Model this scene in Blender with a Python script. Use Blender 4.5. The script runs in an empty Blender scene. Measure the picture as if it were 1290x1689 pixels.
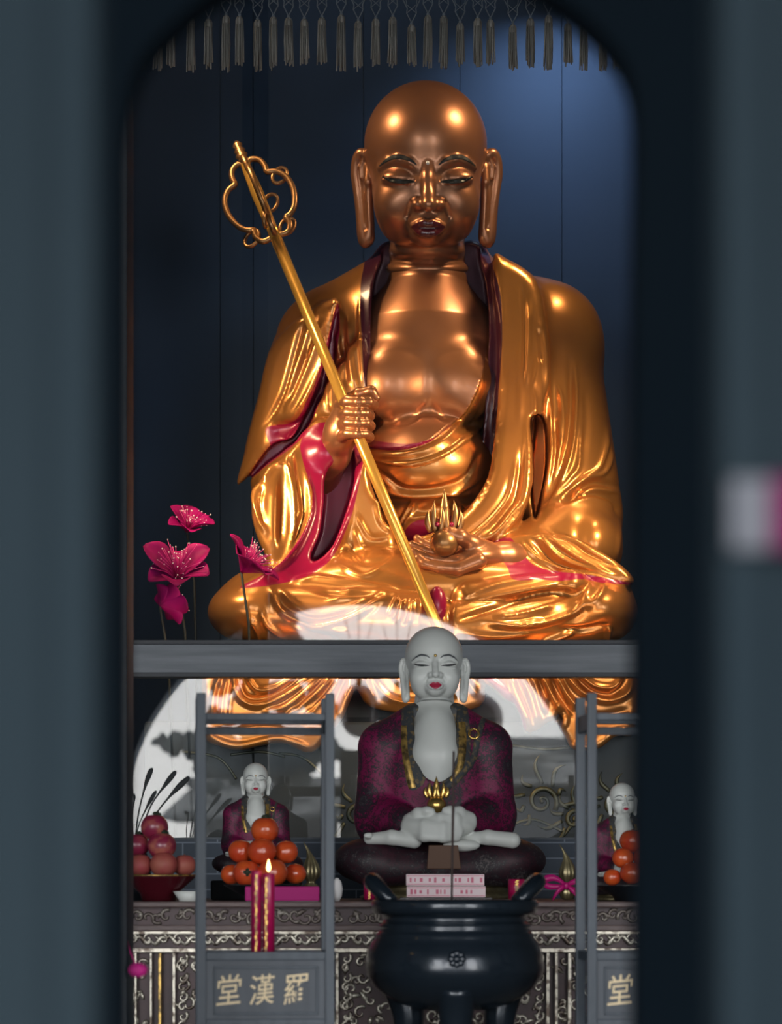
import bpy, bmesh, math, random
import numpy as np
from mathutils import Vector, Matrix, Euler
from mathutils.bvhtree import BVHTree

# ------------------------------------------------------------------ camera frame
F, CX, HY, ZC = 4500.0, 645.0, 1450.0, 1.2
PI = math.pi
SC = bpy.context.scene
COL = SC.collection
rnd = random.Random(11)

def W(u, v, Y):
    return ((u - CX) * Y / F, Y, ZC + (HY - v) * Y / F)
def mm(Y):
    return Y / F          # metres per photo pixel at distance Y

# ------------------------------------------------------------------ object helpers
def link(name, me, mat=None, parent=None):
    o = bpy.data.objects.new(name, me)
    COL.objects.link(o)
    if mat is not None and me is not None:
        for m in (mat if isinstance(mat, (list, tuple)) else [mat]):
            me.materials.append(m)
    if parent is not None:
        o.parent = parent
        o.matrix_parent_inverse = parent_inv(parent)
    return o
def parent_inv(p):
    m = local_world(p)
    return m.inverted()
def local_world(o):
    m = Matrix.LocRotScale(o.location, o.rotation_euler, o.scale)
    if o.parent is not None:
        m = local_world(o.parent) @ o.matrix_parent_inverse @ m
    return m
def tag(o, label=None, cat=None, group=None, kind=None):
    if label: o['label'] = label
    if cat: o['category'] = cat
    if group: o['group'] = group
    if kind: o['kind'] = kind
    return o
def thing(name, label, cat, loc, group=None):
    o = bpy.data.objects.new(name, None)
    o.empty_display_size = 0.05
    COL.objects.link(o)
    o.location = loc
    return tag(o, label, cat, group)
def copy_tree(o, parent=None):
    c = o.copy(); COL.objects.link(c)
    c.parent = parent
    if parent is not None: c.matrix_parent_inverse = o.matrix_parent_inverse.copy()
    for ch in [x for x in COL.objects if x.parent == o]:
        copy_tree(ch, c)
    return c
def mesh_from(name, V, Fs, smooth=True):
    me = bpy.data.meshes.new(name)
    V = np.asarray(V, dtype=np.float32)
    if isinstance(Fs, np.ndarray):
        n, k = Fs.shape
        me.vertices.add(len(V)); me.vertices.foreach_set('co', V.ravel())
        me.loops.add(n * k); me.loops.foreach_set('vertex_index', Fs.astype(np.int32).ravel())
        me.polygons.add(n)
        me.polygons.foreach_set('loop_start', np.arange(0, n * k, k, dtype=np.int32))
        me.update(calc_edges=True); me.validate()
    else:
        me.from_pydata([tuple(map(float, p)) for p in V], [], Fs)
        me.update()
    if smooth:
        me.polygons.foreach_set('use_smooth', np.ones(len(me.polygons), dtype=bool))
    return me

class MB:
    """collects shapes and links them as one mesh object"""
    def __init__(s): s.V = []; s.F = []; s.S = []
    def add(s, V, Fs, smooth=False):
        o = len(s.V); s.V += [tuple(p) for p in V]
        s.F += [tuple(i + o for i in f) for f in Fs]; s.S += [smooth] * len(Fs)
        return s
    def box(s, lo, hi, bev=0.0, M=None):
        bm = bmesh.new(); bmesh.ops.create_cube(bm, size=1)
        for v in bm.verts:
            v.co = Vector([lo[i] + (v.co[i] + .5) * (hi[i] - lo[i]) for i in range(3)])
        if bev: bmesh.ops.bevel(bm, geom=list(bm.edges), offset=bev, segments=2, affect='EDGES', profile=.6)
        if M is not None: bmesh.ops.transform(bm, matrix=M, verts=bm.verts)
        bm.verts.index_update()
        s.add([v.co[:] for v in bm.verts], [[v.index for v in f.verts] for f in bm.faces]); bm.free(); return s
    def tube(s, pts, r, n=8, cap=True, flat=1.0, closed=False):
        pts = [Vector(p) for p in pts]; m = len(pts)
        rr = r if hasattr(r, '__len__') else [r] * m
        V = []; up = None
        for i in range(m):
            if closed: t = pts[(i + 1) % m] - pts[(i - 1) % m]
            else: t = pts[min(i + 1, m - 1)] - pts[max(i - 1, 0)]
            if t.length < 1e-9: t = Vector((0, 0, 1))
            t.normalize()
            if up is None:
                up = Vector((0, 1, 0)) if abs(t.y) < .9 else Vector((1, 0, 0))
            up = up - t * up.dot(t)
            if up.length < 1e-6: up = t.orthogonal()
            up.normalize(); b = t.cross(up)
            for k in range(n):
                a = 2 * PI * k / n
                V.append(pts[i] + b * (math.cos(a) * rr[i]) + up * (math.sin(a) * rr[i] * flat))
        Fs = []
        for i in range(m if closed else m - 1):
            j = (i + 1) % m
            for k in range(n):
                l = (k + 1) % n
                Fs.append((i * n + k, j * n + k, j * n + l, i * n + l))
        if cap and not closed:
            Fs.append(tuple(range(n - 1, -1, -1))[::-1]); Fs.append(tuple((m - 1) * n + k for k in range(n))[::-1])
        return s.add(V, Fs, True)
    def lathe(s, prof, c=(0, 0, 0), n=32, M=None, lobes=0, depth=0.0):
        V = []; Fs = []; m = len(prof)
        for r, z in prof:
            for k in range(n):
                a = 2 * PI * k / n
                q = r * (1 + depth * abs(math.cos(lobes * a / 2)) - depth * .5) if lobes else r
                p = Vector((q * math.cos(a), q * math.sin(a), z))
                if M is not None: p = M @ p
                V.append((p.x + c[0], p.y + c[1], p.z + c[2]))
        for i in range(m - 1):
            for k in range(n):
                l = (k + 1) % n
                Fs.append((i * n + k, i * n + l, (i + 1) * n + l, (i + 1) * n + k))
        Fs.append(tuple(range(n - 1, -1, -1))); Fs.append(tuple((m - 1) * n + k for k in range(n)))
        return s.add(V, Fs, True)
    def ball(s, c, r, n=16, m=10, jitter=None):
        r = r if hasattr(r, '__len__') else (r, r, r)
        V = [(c[0], c[1], c[2] + r[2])]; Fs = []
        for i in range(1, m):
            t = PI * i / m
            for k in range(n):
                a = 2 * PI * k / n
                q = 1 if jitter is None else jitter(t, a)
                V.append((c[0] + r[0] * q * math.sin(t) * math.cos(a), c[1] + r[1] * q * math.sin(t) * math.sin(a), c[2] + r[2] * q * math.cos(t)))
        V.append((c[0], c[1], c[2] - r[2])); e = len(V) - 1
        for k in range(n):
            l = (k + 1) % n
            Fs.append((0, 1 + k, 1 + l)); Fs.append((e, 1 + (m - 2) * n + l, 1 + (m - 2) * n + k))
            for i in range(m - 2):
                Fs.append((1 + i * n + k, 1 + (i + 1) * n + k, 1 + (i + 1) * n + l, 1 + i * n + l))
        return s.add(V, Fs, True)
    def prism(s, poly, y0, y1):
        """poly in (x,z), extruded from y0 (front) to y1"""
        n = len(poly)
        V = [(p[0], y0, p[1]) for p in poly] + [(p[0], y1, p[1]) for p in poly]
        Fs = [tuple(range(n)), tuple(range(2 * n - 1, n - 1, -1))]
        for k in range(n):
            l = (k + 1) % n
            Fs.append((l, k, n + k, n + l))
        return s.add(V, Fs)
    def xf(s, M):
        s.V = [tuple(M @ Vector(p)) for p in s.V]; return s
    def build(s, name, mat, parent=None, bev=0.0):
        me = bpy.data.meshes.new(name); me.from_pydata(s.V, [], s.F); me.update()
        bm = bmesh.new(); bm.from_mesh(me); bmesh.ops.recalc_face_normals(bm, faces=bm.faces); bm.to_mesh(me); bm.free()
        me.polygons.foreach_set('use_smooth', np.array(s.S, dtype=bool))
        o = link(name, me, mat, parent)
        if bev:
            md = o.modifiers.new('bevel', 'BEVEL'); md.width = bev; md.segments = 2; md.limit_method = 'ANGLE'
        return o

def cat(pts, n=24, closed=False):
    """Catmull-Rom resample of a list of tuples"""
    P_ = [np.array(p, float) for p in pts]
    if len(P_) == 2:
        return [P_[0] + (P_[1] - P_[0]) * t for t in np.linspace(0, 1, max(2, n // 4))]
    m = len(P_); out = []
    segs = m if closed else m - 1
    per = max(2, n // segs)
    for i in range(segs):
        if closed: p0, p1, p2, p3 = P_[i - 1], P_[i], P_[(i + 1) % m], P_[(i + 2) % m]
        else: p0, p1, p2, p3 = P_[max(i - 1, 0)], P_[i], P_[i + 1], P_[min(i + 2, m - 1)]
        for t in np.linspace(0, 1, per, endpoint=False):
            out.append(.5 * (2 * p1 + (p2 - p0) * t + (2 * p0 - 5 * p1 + 4 * p2 - p3) * t * t + (3 * p1 - p0 - 3 * p2 + p3) * t ** 3))
    if not closed: out.append(P_[-1])
    return out

# ------------------------------------------------------------------ signed distance sculpting
def smin(a, b, k):
    if k <= 0: return np.minimum(a, b)
    h = np.clip(.5 + .5 * (b - a) / k, 0, 1)
    return b * (1 - h) + a * h - k * h * (1 - h)
class Field:
    def __init__(s, lo, hi, h):
        s.lo = np.array(lo, float); s.h = h
        s.n = np.ceil((np.array(hi, float) - s.lo) / h).astype(int) + 1
        s.ax = [(s.lo[i] + h * np.arange(s.n[i])).astype(np.float32) for i in range(3)]
        s.D = np.full(tuple(s.n), 20 * h, np.float32)
    def box(s, lo, hi):
        sl = []
        for i in range(3):
            a = int(max(0, math.floor((lo[i] - s.lo[i]) / s.h))); b = int(min(s.n[i], math.ceil((hi[i] - s.lo[i]) / s.h) + 1))
            if b <= a: return None
            sl.append(slice(a, b))
        g = [s.ax[0][sl[0]][:, None, None], s.ax[1][sl[1]][None, :, None], s.ax[2][sl[2]][None, None, :]]
        return tuple(sl), g
    def op(s, prim, k=0.0, sub=False):
        f, lo, hi = prim
        m = k + 3 * s.h
        b = s.box(np.array(lo) - m, np.array(hi) + m)
        if b is None: return s
        sl, g = b
        d = f(*g).astype(np.float32)
        if sub: s.D[sl] = -smin(-s.D[sl], d, k)
        else: s.D[sl] = smin(s.D[sl], d, k)
        return s
    def chain(s, pts, k=0.0, sub=False):
        for a, b in zip(pts[:-1], pts[1:]):
            s.op(rcone(a[:3], b[:3], a[3], b[3]), k, sub)
        return s
    def mesh(s, smooth=2):
        D = s.D
        sg = D < 0
        n = D.shape
        c = np.zeros((n[0] - 1, n[1] - 1, n[2] - 1), np.int8)
        offs = [(i, j, k) for i in (0, 1) for j in (0, 1) for k in (0, 1)]
        for o in offs:
            c += sg[o[0]:n[0] - 1 + o[0], o[1]:n[1] - 1 + o[1], o[2]:n[2] - 1 + o[2]]
        idx = np.argwhere((c > 0) & (c < 8)); del c
        vid = np.full((n[0] - 1, n[1] - 1, n[2] - 1), -1, np.int32)
        vid[idx[:, 0], idx[:, 1], idx[:, 2]] = np.arange(len(idx))
        pos = np.zeros((len(idx), 3)); cnt = np.zeros(len(idx))
        for a in range(8):
            for bit in (1, 2, 4):
                if a & bit: continue
                b = a | bit
                o0 = np.array([(a >> 2) & 1, (a >> 1) & 1, a & 1]); o1 = np.array([(b >> 2) & 1, (b >> 1) & 1, b & 1])
                i0 = idx + o0; i1 = idx + o1
                d0 = D[i0[:, 0], i0[:, 1], i0[:, 2]]; d1 = D[i1[:, 0], i1[:, 1], i1[:, 2]]
                m = (d0 < 0) != (d1 < 0)
                t = np.where(m, d0 / np.where(m, d0 - d1, 1), 0)
                pos += m[:, None] * (o0 + t[:, None] * (o1 - o0)); cnt += m
        V = s.lo + s.h * (idx + pos / cnt[:, None])
        Q = []
        for ax in range(3):
            b, c_ = (ax + 1) % 3, (ax + 2) % 3
            s0 = [slice(None)] * 3; s1 = [slice(None)] * 3
            s0[ax] = slice(0, n[ax] - 1); s1[ax] = slice(1, n[ax])
            A = sg[tuple(s0)]; B = sg[tuple(s1)]
            e = np.argwhere(A != B)
            e = e[(e[:, b] > 0) & (e[:, c_] > 0) & (e[:, b] < n[b] - 1) & (e[:, c_] < n[c_] - 1)]
            flip = A[e[:, 0], e[:, 1], e[:, 2]]
            q = []
            for (db, dc) in ((-1, -1), (0, -1), (0, 0), (-1, 0)):
                i = e.copy(); i[:, b] += db; i[:, c_] += dc
                q.append(vid[i[:, 0], i[:, 1], i[:, 2]])
            q = np.stack(q, 1)
            q[~flip] = q[~flip][:, ::-1]
            Q.append(q)
        Q = np.concatenate(Q)
        Q = Q[(Q >= 0).all(1)]
        T = np.concatenate([Q[:, [0, 1, 2]], Q[:, [0, 2, 3]]])
        V = relax(V, Q, smooth)
        return V, T
def relax(V, Q, it):
    if it:
        k = Q.shape[1]
        a = np.concatenate([Q[:, i] for i in range(k)] + [Q[:, (i + 1) % k] for i in range(k)])
        b = np.concatenate([Q[:, (i + 1) % k] for i in range(k)] + [Q[:, i] for i in range(k)])
        cnt = np.maximum(np.bincount(a, minlength=len(V)), 1)
        for i in range(it):
            for lam in (.55, -.5):
                M = np.stack([np.bincount(a, weights=V[b, j], minlength=len(V)) for j in range(3)], 1) / cnt[:, None]
                V = V + lam * (M - V)
    return V
def ell(c, r, rot=None):
    c = [float(x) for x in c]; r = [float(x) for x in r]
    Rm = None if rot is None else np.array(Euler(rot).to_matrix()).T
    def f(x, y, z):
        a, b, d = x - c[0], y - c[1], z - c[2]
        if Rm is not None:
            a, b, d = (Rm[i, 0] * a + Rm[i, 1] * b + Rm[i, 2] * d for i in range(3))
        k0 = np.sqrt((a / r[0]) ** 2 + (b / r[1]) ** 2 + (d / r[2]) ** 2)
        k1 = np.sqrt((a / r[0] ** 2) ** 2 + (b / r[1] ** 2) ** 2 + (d / r[2] ** 2) ** 2) + 1e-9
        return k0 * (k0 - 1) / k1
    e = [max(r)] * 3 if rot is not None else r
    return f, [c[i] - e[i] for i in range(3)], [c[i] + e[i] for i in range(3)]
def rcone(a, b, ra, rb):
    a = [float(x) for x in a]; b = [float(x) for x in b]
    ba = [b[i] - a[i] for i in range(3)]; L = sum(x * x for x in ba) + 1e-12
    def f(x, y, z):
        p, q, r = x - a[0], y - a[1], z - a[2]
        t = np.clip((p * ba[0] + q * ba[1] + r * ba[2]) / L, 0, 1)
        return np.sqrt((p - t * ba[0]) ** 2 + (q - t * ba[1]) ** 2 + (r - t * ba[2]) ** 2) - (ra + (rb - ra) * t)
    m = max(ra, rb)
    return f, [min(a[i], b[i]) - m for i in range(3)], [max(a[i], b[i]) + m for i in range(3)]
def sdpoly(pu, pv, poly):
    n = len(poly); d = None; sgn = np.zeros(pu.shape, bool)
    for i in range(n):
        ax, ay = poly[i]; bx, by = poly[i - 1]
        ex, ey = bx - ax, by - ay
        wx, wy = pu - ax, pv - ay
        t = np.clip((wx * ex + wy * ey) / (ex * ex + ey * ey + 1e-9), 0, 1)
        q = (wx - ex * t) ** 2 + (wy - ey * t) ** 2
        d = q if d is None else np.minimum(d, q)
        if ay != by:
            c = ((ay > pv) != (by > pv)) & (pu < (bx - ax) * (pv - ay) / (by - ay) + ax)
            sgn ^= c
    return np.sqrt(d) * np.where(sgn, -1, 1)
def normals(V, T):
    n = np.cross(V[T[:, 1]] - V[T[:, 0]], V[T[:, 2]] - V[T[:, 0]])
    N = np.stack([sum(np.bincount(T[:, k], weights=n[:, j], minlength=len(V)) for k in range(3)) for j in range(3)], 1)
    return N / (np.linalg.norm(N, axis=1)[:, None] + 1e-12)
def clip(V, T, s):
    """split triangles along s = 0: returns (inside s<0), (outside)"""
    out = []
    for sign in (1, -1):
        S = s * sign
        inn = S < 0
        c = inn[T].sum(1)
        tris = [T[c == 3]]; NV = [V]; base = len(V)
        for want in (1, 2):
            t = T[c == want]
            if not len(t): continue
            m = inn[t] if want == 1 else ~inn[t]
            k = m.argmax(1); r = np.arange(len(t))
            a, b, d = t[r, k], t[r, (k + 1) % 3], t[r, (k + 2) % 3]
            def cut(p, q):
                f = (S[p] / (S[p] - S[q]))[:, None]
                return V[p] + f * (V[q] - V[p])
            NV += [cut(a, b), cut(a, d)]
            i0 = base + np.arange(len(t)); i1 = i0 + len(t); base += 2 * len(t)
            if want == 1: tris.append(np.stack([a, i0, i1], 1))
            else: tris += [np.stack([i0, b, d], 1), np.stack([i0, d, i1], 1)]
        VV = np.concatenate(NV); TT = np.concatenate(tris)
        # merge cut points shared by neighbours, drop unused
        key = np.round(VV * (1e5 if np.abs(VV).max() < 60 else 1e3)).astype(np.int64)
        used = np.unique(TT)
        _, first, inv = np.unique(key[used], axis=0, return_index=True, return_inverse=True)
        mp = np.full(len(VV), -1); mp[used] = inv.ravel()
        TT = mp[TT]
        ok = (TT[:, 0] != TT[:, 1]) & (TT[:, 1] != TT[:, 2]) & (TT[:, 0] != TT[:, 2])
        out.append((VV[used][first], TT[ok]))
    return out
def thicken_none(x): return x
def proj(V):
    Y = V[:, 1]
    return CX + F * V[:, 0] / Y, HY - F * (V[:, 2] - ZC) / Y
def pldist(pu, pv, pts):
    """distance to polyline, parameter along it (0..1) and side (+ left of travel in image, y down)"""
    best = np.full(pu.shape, 1e9); par = np.zeros(pu.shape); side = np.zeros(pu.shape)
    L = [0]
    for a, b in zip(pts[:-1], pts[1:]): L.append(L[-1] + math.hypot(b[0] - a[0], b[1] - a[1]))
    for i, (a, b) in enumerate(zip(pts[:-1], pts[1:])):
        ex, ey = b[0] - a[0], b[1] - a[1]; l2 = ex * ex + ey * ey + 1e-9
        t = np.clip(((pu - a[0]) * ex + (pv - a[1]) * ey) / l2, 0, 1)
        dx, dy = pu - a[0] - t * ex, pv - a[1] - t * ey
        q = np.hypot(dx, dy); m = q < best
        best[m] = q[m]; par[m] = (L[i] + t[m] * (L[i + 1] - L[i])) / L[-1]
        side[m] = np.sign(ex * dy - ey * dx)[m]
    return best, par, side
def folds(V, T, lines, px):
    """raise / sink the surface along traced fold lines. line = (pts, amp_px, width_px[, kind])
       kind: 'r' rounded ridge or groove, 's' a cloth edge raised on the + side, 'S' on the - side"""
    N = normals(V, T); pu, pv = proj(V)
    disp = np.zeros(len(V))
    front = np.clip((-N[:, 1] + .25) / .5, 0, 1)
    for ln in lines:
        pts, amp, wd = ln[0], ln[1], ln[2]; kind = ln[3] if len(ln) > 3 else 'r'
        P_ = cat(pts, 20); A = np.array(P_)
        reach = wd * (3 if kind == 'r' else 5)
        m = (front > 0) & (pu > A[:, 0].min() - reach) & (pu < A[:, 0].max() + reach) & (pv > A[:, 1].min() - reach) & (pv < A[:, 1].max() + reach)
        if len(ln) > 4: m &= (V[:, 1] < ln[4])
        i = np.nonzero(m)[0]
        if not len(i): continue
        d, t, sd = pldist(pu[i], pv[i], P_)
        taper = np.clip(np.minimum(t, 1 - t) * 5 + .12, 0, 1)
        if kind == 'r': f = np.exp(-(d / wd) ** 2) * taper
        else:
            s = d * sd * (1 if kind == 's' else -1)
            f = np.where(s > 0, np.exp(-s / (wd * 1.6)) * np.clip(s / 2.2 + .5, 0, 1), np.clip(s / 2.2 + .5, 0, 1)) * np.clip(np.minimum(t, 1 - t) * 12, 0, 1)
        disp[i] += amp * f * front[i]
    return V + N * (disp * px)[:, None]
def join(*meshes):
    Vs, Ts, o = [], [], 0
    for V, T in meshes:
        Vs.append(V); Ts.append(T + o); o += len(V)
    return np.concatenate(Vs), np.concatenate(Ts)
E_TOP, E_UP, E_DN, E_WASH, SKY, FSTOP, EXPO, E_SIDE = 4.6, 2.4, 1.0, 3.2, 9.0, 6.0, 0.0, 7.5
# ------------------------------------------------------------------ materials
def hexc(r, g, b):
    f = lambda c: (c / 255 / 12.92) if c / 255 <= .04045 else ((c / 255 + .055) / 1.055) ** 2.4
    return (f(r), f(g), f(b), 1)
def mat(name, col, rough=.5, metal=0.0, coat=0.0, noise=None, bump=None, emit=None, spec=.5, sheen=0):
    m = bpy.data.materials.new(name); m.use_nodes = True
    nt = m.node_tree; b = nt.nodes['Principled BSDF']
    b.inputs['Base Color'].default_value = col if len(col) == 4 else (*col, 1)
    b.inputs['Roughness'].default_value = rough; b.inputs['Metallic'].default_value = metal
    b.inputs['Coat Weight'].default_value = coat; b.inputs['Coat Roughness'].default_value = .08
    b.inputs['Specular IOR Level'].default_value = spec
    if emit:
        b.inputs['Emission Color'].default_value = (*emit[:3], 1); b.inputs['Emission Strength'].default_value = emit[3]
    tc = nt.nodes.new('ShaderNodeTexCoord')
    if noise:   # (scale, other colour, low, high, stretch)
        n = nt.nodes.new('ShaderNodeTexNoise'); n.inputs['Scale'].default_value = noise[0]; n.inputs['Detail'].default_value = 6
        mp = nt.nodes.new('ShaderNodeMapping')
        if len(noise) > 4: mp.inputs['Scale'].default_value = noise[4]
        r = nt.nodes.new('ShaderNodeValToRGB')
        r.color_ramp.elements[0].position = noise[2]; r.color_ramp.elements[1].position = noise[3]
        r.color_ramp.elements[0].color = col if len(col) == 4 else (*col, 1)
        r.color_ramp.elements[1].color = noise[1] if len(noise[1]) == 4 else (*noise[1], 1)
        nt.links.new(tc.outputs['Object'], mp.inputs[0]); nt.links.new(mp.outputs[0], n.inputs['Vector'])
        nt.links.new(n.outputs['Fac'], r.inputs[0]); nt.links.new(r.outputs[0], b.inputs['Base Color'])
    if bump:    # (scale, strength)
        n = nt.nodes.new('ShaderNodeTexNoise'); n.inputs['Scale'].default_value = bump[0]; n.inputs['Detail'].default_value = 4
        bp = nt.nodes.new('ShaderNodeBump'); bp.inputs['Strength'].default_value = bump[1]; bp.inputs['Distance'].default_value = .01
        nt.links.new(tc.outputs['Object'], n.inputs['Vector']); nt.links.new(n.outputs['Fac'], bp.inputs['Height']); nt.links.new(bp.outputs[0], b.inputs['Normal']); nt.links.new(bp.outputs[0], b.inputs['Coat Normal'])
    return m
M_GILT = mat('gilt robe', (.55, .225, .058), .29, .70, .30, (4, (.45, .175, .052), .4, .7), (7, .10))
M_GILT_SKIN = mat('gilt skin', (.42, .175, .084), .34, .72, .15, (5, (.34, .140, .074), .4, .7), (5, .08))
M_LIP_DARK = mat('lip lacquer', (.085, .009, .014), .25, 0, .5)
M_BLACK_PAINT = mat('brow paint', (.010, .011, .014), .6, spec=.25)
M_EYE_PAINT = mat('eye paint', (.010, .012, .012), .35, spec=.4)
M_CRYSTAL = mat('crystal', (.7, .7, .72), .08, 0, 1)
M_LINING = mat('crimson lacquer', (.26, .004, .045), .30, .1, .2)
M_LINING_DARK = mat('plum lacquer', (.055, .008, .022), .3, .2, .3)
M_NAVY = mat('navy backing', (.032, .061, .115), .8, 0, 0, (1.5, (.040, .073, .136), .35, .7))
M_WOOD = mat('blackened wood', (.036, .049, .066), .5, 0, 0, (3, (.068, .088, .112), .3, .75, (14, 14, 1)), (40, .15))
M_RAIL = mat('rail wood', (.10, .12, .145), .5, 0, 0, (3, (.19, .215, .245), .3, .75, (1, 14, 14)), (40, .15))
M_RAIL_DARK = mat('rail bead', (.010, .016, .026), .5)
M_DOOR = mat('near door paint', (.0105, .0170, .0220), .7, 0, 0, (1.2, (.0155, .0235, .0290), .35, .7), spec=.03)
M_BLACKDOOR = mat('near door frame', (.0016, .0036, .0058), .85, spec=.03)
M_POST = mat('dark post', (.010, .014, .019), .45)
M_HALL = mat('hall plaster', (.22, .25, .28), .9)
M_CEIL = mat('dark ceiling boards', (.05, .055, .06), .8)
M_FLOOR = mat('stone floor', (.16, .165, .17), .7, 0, 0, (2, (.22, .22, .22), .4, .6))
M_STONE = mat('grey stone', (.20, .21, .22), .8, 0, 0, (4, (.30, .31, .31), .4, .6))
M_PED = mat('throne stone', (.026, .034, .042), .55, .1, 0, (3, (.042, .051, .058), .35, .7))
M_RELIEF = mat('worn gilt relief', (.15, .145, .095), .42, .5, 0, (20, (.055, .07, .06), .4, .65))
M_PORC = mat('white glaze', (.70, .73, .70), .42, 0, .15)
M_LIPRED = mat('lip red', (.42, .01, .05), .4)
M_LINE = mat('eyebrow grey', (.10, .11, .12), .5)
M_GOLDTRIM = mat('gold trim', (.65, .42, .12), .35, .75, 0, (60, (.16, .11, .05), .45, .6))
M_GOLD = mat('polished brass', (.80, .52, .16), .25, .9)
M_BRASS = mat('dull brass', (.42, .36, .20), .35, .8, 0, (30, (.25, .21, .12), .4, .65))
M_STAFF = mat('staff gilt', (.90, .48, .10), .25, .65)
M_STAFF_DARK = mat('staff bronze', (.34, .17, .07), .35, .8)
M_LAPEL = mat('lapel brocade', (.035, .04, .045), .6, 0, 0, (90, (.16, .11, .05), .52, .62))
M_BURN = mat('black iron', (.013, .021, .031), .24, .3, .3, None, (30, .08))
M_ASH = mat('ash', (.30, .29, .27), .95)
M_TAB = mat('altar wood', (.040, .016, .020), .45, 0, 0, (12, (.075, .030, .034), .4, .7))
M_TABEDGE = mat('altar edge', (.10, .065, .065), .45, 0, 0, (30, (.17, .12, .11), .4, .7, (1, 8, 8)))
M_SILVER = mat('worn silver leaf', (.64, .60, .51), .38, .65, 0, (60, (.13, .10, .08), .46, .62))
M_RED = mat('candle wax', (.42, .006, .085), .35, 0, .3)
M_MAG = mat('magenta cloth', (.42, .006, .17), .7)
M_RIB = mat('magenta ribbon', (.50, .006, .17), .4)
M_ORANGE = mat('waxed persimmon', (.56, .058, .018), .22, 0, .8, (20, (.66, .105, .02), .4, .65), (60, .45))
for _l in [x for x in M_ORANGE.node_tree.links if x.to_socket.name == 'Normal' and x.to_node.type == 'BSDF_PRINCIPLED']: M_ORANGE.node_tree.links.remove(_l)
M_CAL = mat('calyx', (.02, .03, .015), .7)
M_APPLE = mat('apple skin', (.26, .02, .06), .35, 0, .3, (28, (.50, .17, .10), .5, .72))
M_PEACH = mat('peach skin', (.38, .105, .075), .6, 0, 0, (24, (.36, .05, .06), .4, .65))
M_PLATE = mat('black lacquer', (.008, .010, .013), .2, 0, .5)
M_LACQ = mat('red lacquer', (.07, .006, .012), .2, 0, .5)
M_STAND = mat('rough black wood', (.008, .010, .012), .7, spec=.15)
M_STEM = mat('dried stem', (.012, .016, .018), .7)
M_PAPERBOX = mat('packet paper', (.90, .72, .76), .45)
M_PRINT = mat('packet print', (.70, .17, .27), .5)
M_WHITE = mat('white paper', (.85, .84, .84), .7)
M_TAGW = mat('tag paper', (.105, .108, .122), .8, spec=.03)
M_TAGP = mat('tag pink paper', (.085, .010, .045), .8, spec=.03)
M_FARSTONE = mat('weathered wall', (.13, .135, .145), .9, 0, 0, (1.2, (.20, .20, .205), .4, .6))
M_PINK = mat('pink paper', (.75, .06, .35), .7)
M_LETTER = mat('gold lettering', (.72, .58, .36), .5, .1)
M_PANEL = mat('lantern panel', (.040, .050, .066), .5, 0, 0, (3, (.060, .074, .094), .3, .7, (12, 1, 1)))
M_TASSEL = mat('tassel thread', (.34, .315, .29), .8, 0, 0, (220, (.14, .13, .12), .4, .6, (1, 1, .03)))
M_NET = mat('net cord', (.17, .20, .24), .7)
M_PETAL = mat('magenta petal', (.30, .001, .115), .6, 0, 0, (14, (.10, .001, .040), .4, .7), spec=.12)
M_STAMEN = mat('stamen thread', (.50, .012, .20), .4)
M_TIP = mat('stamen tip', (.9, .8, .85), .3)
M_LEAFD = mat('dark foliage', (.05, .06, .065), .9)
M_BARK = mat('bark', (.06, .05, .045), .9)
M_GREYROOF = mat('courtyard tiles', (.13, .135, .14), .8, 0, 0, (2, (.36, .36, .36), .45, .6, (1, 1, 6)))
M_BLACK = mat('lamp housing', (.02, .02, .022), .5)
M_LAMPGLASS = mat('lamp lens', (.9, .7, .4), .4, emit=(1, .72, .4, 6))
M_FLAME = mat('flame', (1, .6, .2), .5, emit=(1, .62, .2, 9))
M_WICK = mat('wick', (.02, .02, .02), .9)
M_INC = mat('incense', (.045, .030, .028), .8)
M_EMBER = mat('ember', (.2, .02, .01), .8)
M_AMBER = mat('amber seat cloth', (.11, .05, .025), .6)

def brocade(name, lit, dark, glint, sc, low=.40):
    """woven cloth: round medallions and curling leaf marks, dark on a lit ground"""
    m = mat(name, lit, .55)
    nt = m.node_tree; b = nt.nodes['Principled BSDF']; tc = nt.nodes.new('ShaderNodeTexCoord')
    def nd(t, **k):
        n = nt.nodes.new(t)
        for a, v in k.items(): n.inputs[a].default_value = v
        return n
    v = nd('ShaderNodeTexVoronoi', Scale=sc); w = nd('ShaderNodeTexVoronoi', Scale=sc * 5.5)
    n = nd('ShaderNodeTexNoise', Scale=sc * 9, Detail=3, Distortion=2.2)
    for q in (v, w, n): nt.links.new(tc.outputs['Object'], q.inputs['Vector'])
    def math_(op, a, b_, c=None):
        q = nt.nodes.new('ShaderNodeMath'); q.operation = op
        for i, x in enumerate((a, b_, c)):
            if x is None: continue
            if isinstance(x, float): q.inputs[i].default_value = x
            else: nt.links.new(x, q.inputs[i])
        return q.outputs[0]
    ring = math_('SINE', math_('MULTIPLY', v.outputs['Distance'], 34.0), 0.0)
    f = math_('MULTIPLY_ADD', v.outputs['Distance'], .42, n.outputs['Fac'])
    f = math_('MULTIPLY_ADD', ring, .045, f)
    f = math_('MULTIPLY_ADD', w.outputs['Distance'], -.12, f)
    r = nt.nodes.new('ShaderNodeValToRGB'); e = r.color_ramp.elements
    e[0].position = low; e[0].color = glint; e[1].position = .80; e[1].color = lit
    x = e.new(low + .07); x.color = dark; x = e.new(.62); x.color = dark; x = e.new(.68); x.color = tuple(c * .55 for c in lit[:3]) + (1,)
    nt.links.new(f, r.inputs[0]); nt.links.new(r.outputs[0], b.inputs['Base Color'])
    return m
M_BROC = brocade('maroon brocade', (.20, .005, .068, 1), (.020, .012, .021, 1), (.05, .045, .05, 1), 11)
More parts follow.
